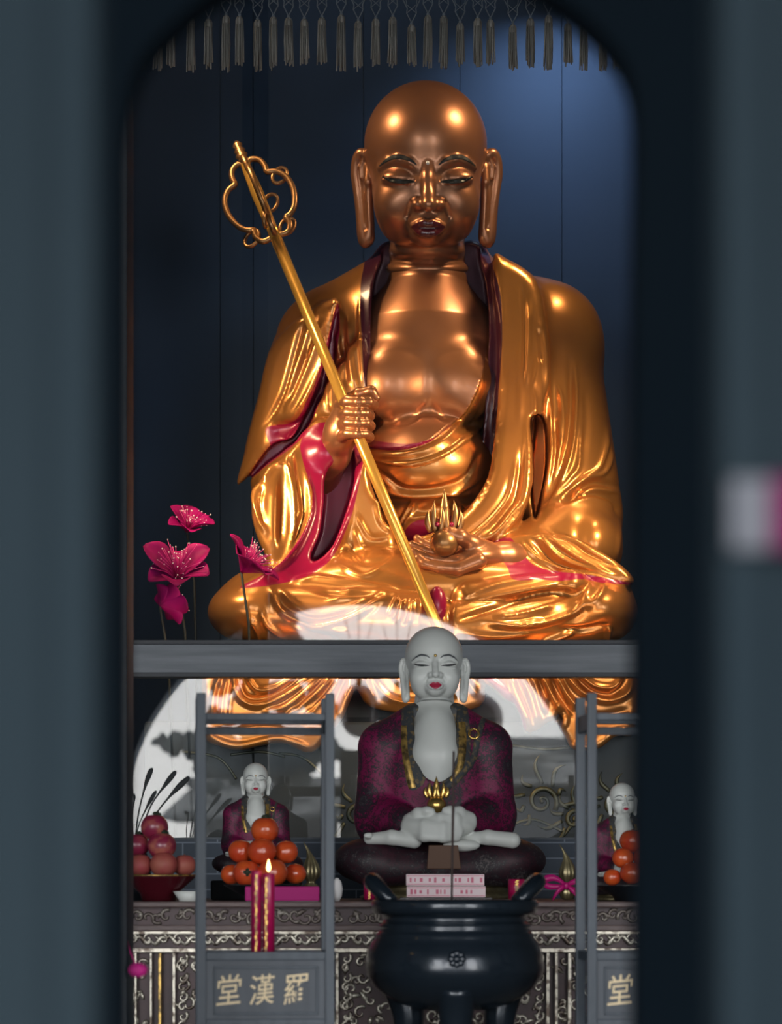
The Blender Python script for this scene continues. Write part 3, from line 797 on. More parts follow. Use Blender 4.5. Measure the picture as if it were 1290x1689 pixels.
VD = folds(VD, TD, [
    ([(381, 1100), (392, 1147), (420, 1164), (456, 1155), (495, 1132), (520, 1110)], 8, 5.5), ([(403, 1105), (423, 1137), (456, 1135), (481, 1118), (495, 1100)], 6, 5), ([(390, 1110), (405, 1148), (440, 1150), (480, 1128)], -6, 5),
    ([(430, 1175), (467, 1168), (501, 1144), (532, 1120)], 7, 5), ([(470, 1185), (490, 1167), (523, 1142), (546, 1117)], 7, 5), ([(480, 1176), (512, 1144), (540, 1116)], -6, 4.5), ([(445, 1182), (470, 1178)], -4, 5),
    ([(500, 1190), (518, 1167), (545, 1140), (565, 1110)], 6, 5), ([(557, 1190), (568, 1156), (584, 1120)], 7, 5), ([(545, 1180), (560, 1140), (575, 1110)], -5, 4), ([(505, 1180), (535, 1145), (556, 1115)], -5, 4),
    ([(367, 1100), (353, 1147), (350, 1185)], 6, 4.5), ([(376, 1110), (368, 1147), (364, 1190)], 6, 4.5), ([(385, 1125), (380, 1160), (378, 1190)], 5, 4), ([(360, 1125), (358, 1180)], -4, 4),
    ([(342, 1212), (370, 1226), (398, 1230), (431, 1223), (456, 1218), (481, 1223), (510, 1233)], 4, 5), ([(380, 1205), (440, 1200), (500, 1210)], 3, 8), ([(350, 1196), (400, 1190), (470, 1188), (510, 1200)], -4, 5),
    ([(842, 1110), (852, 1145), (869, 1180), (872, 1200)], 8, 7), ([(856, 1110), (876, 1150), (888, 1200)], 7, 6), ([(848, 1110), (865, 1150), (880, 1195)], -5, 4),
    ([(876, 1110), (890, 1150), (902, 1180)], 6, 5), ([(894, 1110), (912, 1150), (930, 1180)], 7, 5), ([(886, 1115), (905, 1160)], -5, 4), ([(917, 1110), (935, 1145), (956, 1172)], 7, 5), ([(906, 1115), (925, 1150), (945, 1180)], -5, 4),
    ([(930, 1105), (960, 1140), (1000, 1156), (1036, 1142), (1042, 1110)], 8, 5.5), ([(950, 1105), (980, 1130), (1015, 1132), (1025, 1110)], 6, 5), ([(942, 1108), (975, 1140), (1010, 1145), (1033, 1120)], -6, 5),
    ([(933, 1217), (950, 1230), (985, 1228), (1013, 1208), (1045, 1206)], 6, 5), ([(912, 1190), (922, 1164), (934, 1186), (926, 1206)], 6, 4), ([(960, 1170), (990, 1180), (1040, 1170)], -5, 6),
    ([(800, 1115), (830, 1140), (845, 1165)], 6, 6), ([(610, 1110), (640, 1150), (690, 1160), (740, 1150), (780, 1110)], 6, 6), ([(640, 1105), (670, 1130), (720, 1130), (755, 1105)], 5, 5), ([(760, 1110), (790, 1150)], 5, 5), ([(600, 1115), (620, 1155)], 5, 5),
], PX)
drap_lin, drap = clip(VD, TD, region(VD, TD, [(800, 1118), (822, 1120), (842, 1142), (856, 1163), (868, 1195), (866, 1206), (858, 1204), (850, 1180), (832, 1150), (812, 1130)], True, None, 6))

# --- hands
def hand_field(lo, hi, h=.0028): return Field(lo, hi, h)
fh = hand_field(P(515, 800, -310), P(640, 630, -90))
fh.chain(C([(520, 800, -120, 36), (548, 752, -190, 28), (566, 712, -222, 27)]), .02)
fh.op(E(572, 695, -228, 27, 38, 27), .02)
fh.op(E(558, 715, -222, 24, 32, 24), .02)
for (v, r, u1) in ((664, 9.5, 611), (682, 8.5, 606), (699, 8.5, 607), (717, 8.5, 605)):
    fh.chain(C([(562, v + 4, -232, r + 2), (574, v - 2, -272, r + .5), (592, v - 1, -286, r), (u1 - 4, v - 1, -280, r), (u1 + 4, v + 4, -262, r - .5), (u1 - 4, v + 7, -244, r - 1.5)]), .006)
fh.chain(C([(560, 690, -222, 14), (574, 662, -228, 12), (592, 650, -238, 10), (612, 645, -246, 8.5), (621, 656, -244, 7)]), .009)
HR = fh.mesh(1); del fh
fh = hand_field(P(655, 965, -360), P(880, 850, -160))
fh.chain(C([(870, 925, -205, 30), (835, 922, -232, 27), (800, 920, -250, 25)]), .02)
fh.op(E(785, 921, -252, 38, 22, 38), .02)
for (v, r, u1, w) in ((898, 8.5, 688, -225), (908, 9, 680, -248), (919, 9.5, 682, -272), (930, 9.5, 690, -294)):
    fh.chain(C([(790, 916 + (v - 912) * .5, w, r + 4), (757, v + 8, w - 4, r + 2), (725, v + 6, w - 2, r + .5), (700, v, w, r - .5), (u1, v - 10, w + 2, r - 2)]), .008)
fh.chain(C([(800, 908, -250, 17), (780, 898, -270, 14), (760, 886, -285, 12), (742, 880, -286, 10.5), (730, 879, -280, 9)]), .012)
HL = fh.mesh(1); del fh

# --- assemble
def gilded_figure():
    root = thing('gilded_statue', 'huge gilded seated monk statue with bare chest and open robe behind glass', 'statue', P(700, 1245, -100))
    hc = P(702, 275, -20); k = mm(Y0 - 20 * S0)
    M = head_xf(hc, k, 0)
    sk, lip, strips, bv = HP_GOLD
    # lean the head so that it faces down the line of sight
    M = head_xf(hc, k, math.atan2(hc[2] - ZC, hc[1]) * .9)
    skin = join((ap(M, sk[0]), sk[1]), torso, HR, HL)
    body = link('body', mesh_from('gilded_body', *skin), M_GILT_SKIN, root)
    tag(link('lips', mesh_from('gilded_lips', ap(M, lip[0]), lip[1]), M_LIP_DARK, body), 'dark red painted lips')
    for (n, sg), (V, Fs) in strips.items():
        o = link(n, mesh_from(n, ap(M, V), Fs), M_BLACK_PAINT if n == 'eyebrow' else M_EYE_PAINT, body)
        if n == 'eyebrow': tag(o, 'dark arched eyebrow')
    b = MB(); b.ball(M @ Vector((2, -120, 3)), (k * 3.2, k * 3.2, k * 3.2)); tag(b.build('forehead_jewel', M_CRYSTAL, body), 'small clear forehead jewel')
    link('robe', mesh_from('robe', VR, TR), M_GILT, root)
    link('inner_robe', mesh_from('inner_robe', *inner), M_GILT, root)
    for nm, a in LIN:
        n2 = 'collar_band' if 'collar' in nm else nm
        tag(link(n2, mesh_from(n2, *a), M_LINING_DARK if 'collar' in nm else M_LINING, root), 'dark plum collar band' if 'collar' in nm else 'glossy crimson lining')
    tag(link('hem_lining', mesh_from('hem_lining', *strip_), M_LINING, root), 'crimson hem under the chest')
    tag(link('sash', mesh_from('sash', *sash), M_LINING, root), 'red waist sash')
    link('hanging_skirt', mesh_from('hanging_skirt', *drap), M_GILT, root)
    tag(link('skirt_lining', mesh_from('skirt_lining', *drap_lin), M_LINING, root), 'purple skirt lining')
    b = MB(); 
    c = P(721, 997, -350)
    b.ball(c, (.030, .03, .055), 20, 14)
    tag(b.build('sash_end', M_LINING, root), 'red sash end on the shin')
    return root
# ------------------------------------------------------------------ the white-faced seated figure (built once, copied smaller)
def figure_mesh():
    """local units = photo pixels of the middle figure; x right of u=722, y depth, z above v=1484"""
    f = Field((-190, -175, -6), (195, 125, 345), 2.0)
    f.op(ell((-4, 15, 180), (108, 78, 140)))
    for s in (-1, 1):
        c = -4
        f.op(rcone((c + s * 30, 14, 292), (c + s * 84, 10, 252), 34, 40), 14)
        f.op(rcone((c + s * 84, 8, 250), (c + s * 92, 0, 140), 42, 40), 12)
        f.op(rcone((c + s * 92, -6, 140), (c + s * 48, -82, 122), 40, 26), 12)
        f.op(ell((c + s * 92, 0, 118), (36, 40, 34)), 10)
    f.op(slab_local([(-38, 345), (-36, 250), (-26, 206), (-5, 192), (14, 198), (25, 220), (27, 345)], -120, 20), 3, True)
    V, T = f.mesh(2)
    N = normals(V, T)
    robe = (V, T)
    def reg(V, T, poly, front=.4):
        N = normals(V, T)
        s = sdpoly(V[:, 0], V[:, 2], [tuple(p) for p in cat(poly, len(poly) * 8, True)])
        return np.where(N[:, 1] > front, 50, s)
    lapL = [(-56, 330), (-60, 280), (-58, 240), (-50, 186), (-36, 180), (-20, 200), (-28, 250), (-30, 330)]
    lapR = [(20, 330), (20, 240), (18, 216), (4, 192), (26, 186), (48, 215), (53, 260), (46, 330)]
    l1, robe = clip(*robe, reg(*robe, lapL, 2)); l2, robe = clip(*robe, reg(*robe, lapR, 2))
    # a shoulder strap with a ring, hanging over the right lapel
    f = Field((-190, -175, -6), (200, 125, 130), 2.0)
    f.op(ell((0, -10, 62), (150, 105, 40)))
    for s in (-1, 1):
        f.op(ell((2 + s * 108, -45, 64), (66, 72, 38)), 14)
        f.op(rcone((2 + s * 110, -80, 55), (2, -118, 52), 34, 26), 12)
    knees = f.mesh(2)
    # bare chest, hands, soles
    f = Field((-140, -175, 60), (140, 70, 350), 1.8)
    f.op(ell((-5, -8, 230), (45, 56, 92)))
    for s in (-1, 1): f.op(ell((-5 + s * 17, -42, 236), (20, 18, 24)), 14)
    f.op(rcone((-6, 16, 296), (-5, 14, 345), 37, 31), 14)
    V, T = f.mesh(2)
    chest = (V, T)
    f = Field((-140, -190, 60), (140, -20, 165), 1.6)
    f.op(ell((-1, -108, 119), (60, 36, 21)))
    for k in range(4):      # the lower hand's four fingers, then the upper hand's, each a little shorter
        f.chain([(-50, -112, 124 - 5 * k, 9), (-24, -136 - 1.5 * k, 121 - 6.5 * k, 7.5), (6, -142 - k, 119 - 6.5 * k, 6.8), (34 - 4 * abs(k - 1.5), -134, 119 - 6.5 * k, 6)], 5)
    for k in range(4):
        f.chain([(50, -108, 132 - 3 * k, 9), (26, -131, 133 - 4 * k, 7.5), (2, -136, 133 - 4.5 * k, 6.6), (-18 + 4 * abs(k - 1.5), -130, 133 - 4.5 * k, 5.5)], 5)
    f.chain([(-48, -104, 130, 10), (-34, -122, 140, 8), (-19, -130, 143, 6.5), (-12, -131, 143, 5.5)], 6)
    f.chain([(48, -104, 132, 10), (33, -122, 142, 8), (18, -130, 144, 6.5), (10, -131, 144, 5.5)], 6)
    for s, (a, b) in ((-1, (-112, -40)), (1, (40, 118))):
        f.chain([(a, -96, 99, 9), ((a + b) / 2, -112, 101, 12), (b, -120, 96, 13)], 4)
        for j in range(4):
            t = a if s < 0 else b
            f.op(rcone((t, -92 - 7 * j, 98 + 2 * j), (t + s * 5, -92 - 7 * j, 98 + 2 * j), 5, 4), 2)
    f.op(ell((36, -118, 88), (30, 12, 10)), 4)
    hands = f.mesh(3)
    return robe, (l1, l2), knees, chest, hands
def slab_local(poly, y, t):
    A = [tuple(p) for p in cat(poly, len(poly) * 6, True)]
    us = [p[0] for p in A]; zs = [p[1] for p in A]
    gx, gz = np.meshgrid(np.arange(min(us) - 30, max(us) + 30), np.arange(min(zs) - 30, max(zs) + 30), indexing='ij')
    tab = sdpoly(gx, gz, A).astype(np.float32); x0, z0 = gx[0, 0], gz[0, 0]
    def f(x, yy, z):
        x = x + 0 * yy + 0 * z; z = z + 0 * x
        d2 = tab[np.clip((x - x0).astype(int), 0, tab.shape[0] - 1), np.clip((z - z0).astype(int), 0, tab.shape[1] - 1)]
        return np.maximum(d2, (yy - (y + 90 + t)))
    return f, [min(us), -400, min(zs)], [max(us), y + 90 + t, max(zs)]

FIG = figure_mesh()
def small_figure():
    Yc = 7.2; k = mm(Yc)
    root = thing('seated_figurine', 'largest white-faced monk figurine in maroon brocade, behind the black incense burner', 'figurine', W(722, 1484, Yc), 'white-faced monk figurines')
    M = Matrix.Translation(W(722, 1484, Yc)) @ Matrix.Scale(k, 4)
    robe, laps, knees, chest, hands = FIG
    sk, lip, strips, bv = HP_WHITE
    sk = clip(sk[0], sk[1], -132 - sk[0][:, 2])[0]
    H = M @ head_xf(Vector((-6, 6, 386)), .474, -.16)
    body = link('body', mesh_from('figure_body', *join((ap(H, sk[0]), sk[1]), (ap(M, chest[0]), chest[1]), (ap(M, hands[0]), hands[1]))), M_PORC, root)
    tag(link('lips', mesh_from('figure_lips', ap(H, lip[0]), lip[1]), M_LIPRED, body), 'red painted lips')
    for (n, sg), (V, Fs) in strips.items():
        if n == 'eyebrow':
            V = V.copy()
        link(n, mesh_from('fig_' + n, ap(H, V), Fs), M_LINE if n == 'eyebrow' else M_BLACK_PAINT, body)
    b = MB(); b.ball(H @ Vector((3, -120, 8)), (k * 2.6,) * 3); tag(b.build('forehead_jewel', M_GOLD, body), 'gold forehead dot')
    link('robe', mesh_from('figure_robe', ap(M, robe[0]), robe[1]), M_BROC, root)
    for l in laps: tag(link('lapel', mesh_from('lapel', ap(M, l[0]), l[1]), M_LAPEL, root), 'dark lapel')
    # gold edging down the lapels, laid on the robe
    V, T = FIG[0]
    allV, allT = join(FIG[0], FIG[1][0], FIG[1][1])
    bv2 = BVHTree.FromPolygons([Vector(p) for p in allV], [tuple(t) for t in allT])
    def on(x, z, e=0): 
        h = bv2.ray_cast(Vector((x, -400, z)), Vector((0, 1, 0)))
        return Vector((x, (h[0].y if h[0] is not None else -60) - e, z))
    def band(ctrl, w0, w1, name, m, label=None, lift=2.0):
        c = cat(ctrl, 30); Vs, Fs = [], []
        for i, p in enumerate(c):
            a, d = c[max(i - 1, 0)], c[min(i + 1, len(c) - 1)]
            nx, nz = -(d[1] - a[1]), d[0] - a[0]; L = math.hypot(nx, nz) or 1; w = w0 + (w1 - w0) * i / (len(c) - 1)
            for j in range(5):
                t = (j / 4 - .5) * w
                Vs.append(on(p[0] + nx / L * t, p[1] + nz / L * t, lift if 0 < j < 4 else -1))
        for i in range(len(c) - 1):
            for j in range(4): Fs.append((i * 5 + j, i * 5 + j + 1, (i + 1) * 5 + j + 1, (i + 1) * 5 + j))
        o = link(name, mesh_from(name, ap(M, np.array(Vs)), Fs), m, root)
        if label: tag(o, label)
    band([(-56, 286), (-55, 250), (-50, 215), (-42, 182)], 11, 15, 'gold_trim', M_GOLDTRIM, 'gold patterned lapel trim')
    band([(38, 292), (40, 262), (39, 236), (34, 214), (20, 194)], 17, 12, 'gold_trim', M_GOLDTRIM, 'gold patterned lapel trim')
    band([(76, 300), (66, 270), (58, 232), (42, 210), (16, 186), (-14, 176)], 10, 18, 'shoulder_strap', M_LAPEL, 'dark strap over the shoulder')
    b = MB(); rg = []
    for i in range(24):
        a = 2 * PI * i / 24; p = on(59 + 8 * math.cos(a), 272 + 8 * math.sin(a), 3); rg.append(M @ p)
    b.tube(rg, 2.0 * k, 8, closed=True); tag(b.build('strap_ring', M_GOLD, root), 'gold strap ring')
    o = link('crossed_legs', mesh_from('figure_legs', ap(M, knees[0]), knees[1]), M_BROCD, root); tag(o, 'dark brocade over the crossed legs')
    b = MB(); b.prism([(W(705, 0, Yc)[0], W(0, 1396, Yc)[2]), (W(752, 0, Yc)[0], W(0, 1396, Yc)[2]), (W(757, 0, Yc)[0], W(0, 1434, Yc)[2]), (W(702, 0, Yc)[0], W(0, 1434, Yc)[2])], Yc - .242, Yc - .222)
    tag(b.build('front_cloth', M_AMBER, root, .002), 'amber cloth between the knees')
    b = MB(); z0 = W(0, 1484, Yc)[2]
    c = W(727, 1484, Yc); b.lathe([(.205, 0), (.215, .008), (.19, .02), (.185, .034), (.20, .046), (.19, .05)], c, 40, Matrix.Diagonal((1, .78, 1, 1)))
    tag(b.build('base', M_BRASS, root), 'dark brass base')
    return root

def flaming_jewel(name, label, u, v_orb, r, Yc, flame_h, mt, red=None, group=None):
    """an orb with a crown of flames"""
    k = mm(Yc); root = thing(name, label, 'jewel', W(u, v_orb + r, Yc), group)
    b = MB(); b.ball(W(u, v_orb, Yc), (r * k, r * k, r * k * .95), 24, 16); b.build('orb', mt, root)
    # flame: a ring of curled tongues around a tall middle one
    b = MB(); r = r * 1.0
    def tongue(x0, h, lean, th, base):
        pts = []; rr = []
        for i in range(9):
            t = i / 8
            pts.append(Vector(W(u, v_orb - r * .75, Yc)) + Vector((x0 + lean * math.sin(t * 2.6), -.002 * base, t * h)))
            rr.append(th * (math.sin(PI * min(1, .22 + t * .8)) + .04))
        b.tube(pts, rr, 8, flat=.6)
    H = flame_h * k
    tongue(0, H, .0, r * k * .34, 1)
    for s in (-1, 1):
        tongue(s * r * k * .55, H * .74, s * r * k * .20, r * k * .27, 0)
        tongue(s * r * k * .95, H * .52, s * r * k * .22, r * k * .22, 2)
        tongue(s * r * k * .28, H * .60, -s * r * k * .16, r * k * .20, 6)
    b.build('flame', mt, root)
    if red:
        for s in (-1, 1):
            b = MB(); b.ball(Vector(W(u, v_orb - r * 1.25, Yc)) + Vector((s * r * k * .5, -.012, 0)), r * k * .17, 10, 8); tag(b.build('red_stone', red, root), 'red stone in the flame')
    return root
# ------------------------------------------------------------------ the hall
def struct(o): o['kind'] = 'structure'; return o
def bx(name, lo, hi, m, parent=None, bev=0.0):
    return MB().box(lo, hi, bev).build(name, m, parent)
struct(bx('floor', (-5, -26, -.1), (5, 12.1, 0), M_FLOOR))
struct(bx('wall_back', (-4.2, 11, 0), (4.2, 11.2, 4.9), M_HALL))
struct(bx('wall_left', (-4.2, -1.3, 0), (-4, 11, 4.9), M_HALL))
struct(bx('wall_right', (4, -1.3, 0), (4.2, 11, 4.9), M_HALL))
struct(bx('ceiling', (-4.2, -1.3, 4.9), (4.2, 11.2, 5.0), M_CEIL))
YG = 7.9
GT = 2 * YG + 1.0
gx, gz, gr = (585 - CX) * GT / F, ZC + (HY - 1380) * GT / F, 390 * GT / F
def gate_wall():
    n = 96; V = []; Fs = []; X0, X1 = -1.80, 1.80
    for y in (-1.0, -1.3):
        for i in range(n):
            a = 2 * PI * i / n; c, s = math.cos(a), math.sin(a)
            V.append((gx + gr * c, y, gz + gr * s))
            t = min((X1 - gx if c > 0 else gx - X0) / max(abs(c), 1e-6), ((4.9 - gz) if s > 0 else gz) / max(abs(s), 1e-6))
            V.append((gx + t * c, y, gz + t * s))
    for i in range(n):
        j = (i + 1) % n
        Fs.append((2 * i, 2 * i + 1, 2 * j + 1, 2 * j)); o = 2 * n
        Fs.append((o + 2 * i, o + 2 * j, o + 2 * j + 1, o + 2 * i + 1))
        Fs.append((2 * i, 2 * j, o + 2 * j, o + 2 * i)); Fs.append((2 * i + 1, o + 2 * i + 1, o + 2 * j + 1, 2 * j + 1))
    w_ = struct(link('wall_front', mesh_from('gate_wall', V, Fs, False), M_HALL))
    for i, s in enumerate((-1, 1)):     # open side doorways added beside the round gate to let in more daylight
        a, b_ = sorted((s * 1.8, s * 4.0)); bx('lintel', (a, -1.3, 3.5), (b_, -1.0, 4.9), M_HALL, w_)
        a, b_ = sorted((s * 3.9, s * 4.0)); bx('jamb', (a, -1.3, 0), (b_, -1.0, 3.5), M_HALL, w_)
    return w_
gate_wall()
# seen only as reflections in the glass: courtyard tree, houses, hanging lanterns
def RV(u, v, y):    # point whose mirror image in the glass shows at (u, v)
    d = 2 * YG - y
    return ((u - CX) * d / F, y, ZC + (HY - v) * d / F)
def courtyard():
    t = thing('courtyard_tree', 'low spreading tree reflected as a dark mass in the lower glass at left', 'tree', (RV(520, 1400, -9)[0], -9, 0))
    b = MB()
    for (u, v, r) in [(258, 1222, 10), (275, 1225, 17), (290, 1215, 14), (300, 1232, 26), (322, 1222, 24), (345, 1228, 34), (375, 1225, 40), (410, 1235, 46), (340, 1262, 26), (440, 1225, 44), (470, 1240, 48), (510, 1235, 45), (540, 1236, 26), (568, 1246, 15), (380, 1262, 36), (430, 1275, 34), (490, 1280, 30), (350, 1300, 16), (370, 1120, 26), (400, 1150, 34), (440, 1140, 36), (480, 1150, 34), (520, 1150, 32), (545, 1180, 24), (400, 1085, 40), (450, 1070, 46), (500, 1090, 40), (535, 1120, 26), (372, 1050, 30), (420, 1030, 30), (465, 1025, 26), (365, 1180, 22)]:
        for q in range(4):
            c = RV(u + rnd.uniform(-.6, .6) * r, v + rnd.uniform(-.5, .5) * r, -9 + rnd.uniform(-.5, .5)); s = r * (2 * YG + 9) / F * rnd.uniform(.45, .7)
            b.ball(c, s, 9, 6, lambda t, a: 1 + .16 * math.sin(7 * a + 5 * t))
    b.build('crown', M_LEAFD, t)
    b = MB(); p = RV(470, 1280, -9); b.tube([(p[0], -9, 0), (p[0] + .05, -9, .8), (p[0] - .05, -9, p[2])], [.10, .07, .05], 10); b.build('trunk', M_BARK, t)
    for nm, lab, (u0, u1, vt, y, tall) in (('courtyard_house', 'long low grey courtyard house reflected in the lower glass at left', (318, 552, 1296, -12, .34)), ('courtyard_hall', 'taller grey courtyard hall reflected in the lower glass at right', (846, 1040, 1228, -15.2, .45))):
        a = RV(u0, vt, y); c = RV(u1, vt, y)
        h = thing(nm, lab, 'building', ((a[0] + c[0]) / 2, y, 0))
        bx('wall', (a[0], y - 2, 0), (c[0], y, a[2] - tall), M_FARSTONE, h)
        b = MB(); n = 14
        for i in range(n):
            z0 = a[2] - tall + tall * i / n
            b.box((a[0] - .3 + .02 * i, y - 1 - .9 + .06 * i, z0), (c[0] + .3 - .02 * i, y + .55 - .06 * i, z0 + tall / n * .82))
        b.build('roof', M_GREYROOF, h)
        b = MB(); b.box((a[0] - .1, y - .6, a[2]), (c[0] + .1, y - .3, a[2] + .10), .02); b.build('roof_ridge', M_FARSTONE, h)
    for i, (u, v, ru, rv) in enumerate(((592, 1172, 33, 44), (655, 1176, 36, 38), (787, 1186, 44, 44))):
        y = -1.6 - .1 * i; d = (2 * YG - y) / F; c = RV(u, v, y)
        l = thing('round_lantern', ('oval', 'small round', 'large round')[i] + ' hanging lantern mirrored in glass ' + ('left of the largest figurine', 'beside the largest figurine\'s left ear', 'beside the largest figurine\'s right ear')[i], 'lantern', c, 'lanterns mirrored in the glass')
        MB().ball(c, (ru * d, ru * d, rv * d), 28, 18).build('shade', M_LACQ, l)
        b = MB(); top = (c[0], y, c[2] + rv * d)
        b.tube([top, (c[0], y, top[2] + .05)], .018, 10); b.build('knob', M_BRASS, l)
        b = MB()
        for s in (-1, 0, 1): b.tube([(c[0], y, top[2] + .05), (c[0] + s * .09, y, top[2] + .42)], .003, 5)
        b.tube([(c[0], y, top[2] + .05), (c[0], y, 4.6)], .003, 5)
        b.build('cord', M_NET, l)
courtyard()

# ------------------------------------------------------------------ near doors, out of focus
def near_doors():
    y = 1.25; k = mm(y)
    def U(u): return (u - CX) * k
    d = bx('door_1', (U(-70), y, 0), (U(158), y + .04, 1.66), M_DOOR); struct(d)
    bx('stile', (U(85), y - .006, 0), (U(158), y, 1.66), M_DOOR, d, .002)
    bx('panel_bead', (U(-60), y - .004, .2), (U(-40), y, 1.62), M_DOOR, d, .002)
    d = bx('door_2', (U(1186), y, 0), (U(1360), y + .04, 1.66), M_DOOR); struct(d)
    bx('stile', (U(1190), y - .006, 0), (U(1262), y, 1.66), M_DOOR, d, .002)
    n = thing('paper_tag', 'blurred white and pink paper tag hanging on the near right door', 'paper tag', W(1240, 920, y))
    a, b_ = W(1200, 912, y), W(1268, 795, y)
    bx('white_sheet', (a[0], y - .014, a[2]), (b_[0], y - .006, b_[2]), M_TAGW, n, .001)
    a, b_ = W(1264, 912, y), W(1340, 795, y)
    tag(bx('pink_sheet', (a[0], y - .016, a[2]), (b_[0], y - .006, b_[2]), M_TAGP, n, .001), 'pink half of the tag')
    # arched frame behind the leaves
    y = 1.8; k = mm(y)
    V2 = [W(a, b, y) for a, b in cat([(203, 2000), (203, 1200), (202, 400), (203, 210), (226, 105), (285, 35), (370, -30), (500, -80), (660, -95), (800, -78), (920, -10), (1000, 58), (1044, 130), (1052, 240), (1049, 500), (1049, 1200), (1049, 2000)], 96)]
    xs0, xs1, zt = -.26, .26, ZC + .66
    V = []; Fs = []
    for yy in (y, y + .05):
        for p in V2:
            V.append((p[0], yy, max(p[2], 0)))
        m = len(V2)
        zs = W(0, 240, y)[2]; top = [i for i, p in enumerate(V2) if p[2] > zs]
        per = [(xs0, zs), (xs0, zt), (xs1, zt), (xs1, zs)]; ln = [0, zt - zs, zt - zs + xs1 - xs0, 2 * (zt - zs) + xs1 - xs0]
        for i, p in enumerate(V2):      # matching points on the outer edge
            if i < top[0]: V.append((xs0, yy, max(0, p[2])))
            elif i > top[-1]: V.append((xs1, yy, max(0, p[2])))
            else:
                d = (i - top[0]) / (top[-1] - top[0]) * ln[3]; j = 0 if d < ln[1] else 1 if d < ln[2] else 2
                q = (d - ln[j]) / (ln[j + 1] - ln[j])
                V.append((per[j][0] + (per[j + 1][0] - per[j][0]) * q, yy, per[j][1] + (per[j + 1][1] - per[j][1]) * q))
    m = len(V2)
    for i in range(m - 1):
        Fs.append((i, i + 1, m + i + 1, m + i)); o = 2 * m
        Fs.append((o + i, o + m + i, o + m + i + 1, o + i + 1)); Fs.append((i, o + i, o + i + 1, i + 1)); Fs.append((m + i, m + i + 1, o + m + i + 1, o + m + i))
    struct(link('trim_1', mesh_from('arched_frame', V, Fs, False), M_BLACKDOOR))
    y = 5.0; a = W(120, 0, y); b_ = W(211, 0, y)
    struct(bx('trim_2', (a[0], y, 0), (b_[0], y + .12, 4.9), M_POST, None, .003))
near_doors()

# ------------------------------------------------------------------ glass cabinet, throne, plinth
zb, zt = ZC + .114, ZC + 3.42
def cabinet():
    bx_ = bx('brick_plinth', (-1.02, 7.86, 0), (1.02, 10.0, zb), M_BRICK)
    tag(bx_, 'low wall of grey bricks under the glass cabinet', 'brick plinth')
    c = thing('glass_cabinet', 'tall dark wooden glass cabinet enclosing the gilded statue', 'cabinet', (0, 8.9, zb))
    r0, r1 = W(0, 1113, YG)[2], W(0, 1062, YG)[2]
    bx('cross_rail', (-.93, YG - .03, r0), (.93, YG + .04, r1), M_RAIL, c, .003)
    for z in (r0, r1):
        s = 1 if z == r1 else -1
        bx('rail_bead', (-.93, YG - .04, z - .004 if s > 0 else z - .008), (.93, YG + .03, z + .008 if s > 0 else z + .004), M_RAIL_DARK, c, .001)
    bx('glass_pane', (-.93, YG + .003, r1 + .008), (.93, YG + .009, zt - .06), M_GLASS, c)
    bx('glass_pane', (-.93, YG + .003, zb + .004), (.93, YG + .009, r0 - .008), M_GLASS, c)
    for s in (-1, 1):
        bx('corner_post', (s * .96 - .03, YG - .03, zb), (s * .96 + .03, YG + .04, zt), M_WOOD, c, .003)
        bx('side_panel', (s * .98 - .008, YG + .04, zb), (s * .98 + .008, 9.93, zt), M_NAVY, c)
    b = MB()
    ux = [-.99, -.62, -.50, -.1, .25, .62, .99]
    for a, d in zip(ux[:-1], ux[1:]): b.box((a + .001, 9.90, zb), (d - .001, 9.93, zt), .0015)
    b.build('back_panel', M_NAVY, c)
    bx('top_panel', (-.99, YG - .03, zt), (.99, 9.93, zt + .04), M_WOOD, c)
    bx('top_rail', (-.93, YG - .03, zt - .06), (.93, YG + .04, zt), M_WOOD, c, .003)
    bx('sill', (-.93, YG - .03, zb), (.93, YG + .02, zb + .006), M_WOOD, c)
cabinet()
def spiral(c, r, turns, th, y, b, sgn=1, a0=0, taper=True, n=26):
    pts = []; rr = []
    for i in range(n):
        t = i / (n - 1); a = a0 + sgn * turns * 2 * PI * t; q = r * (1 - t * .86)
        pts.append((c[0] + q * math.cos(a), y, c[1] + q * math.sin(a))); rr.append(th * (1 - .45 * t if taper else 1))
    b.tube(pts, rr, 6, flat=.8)
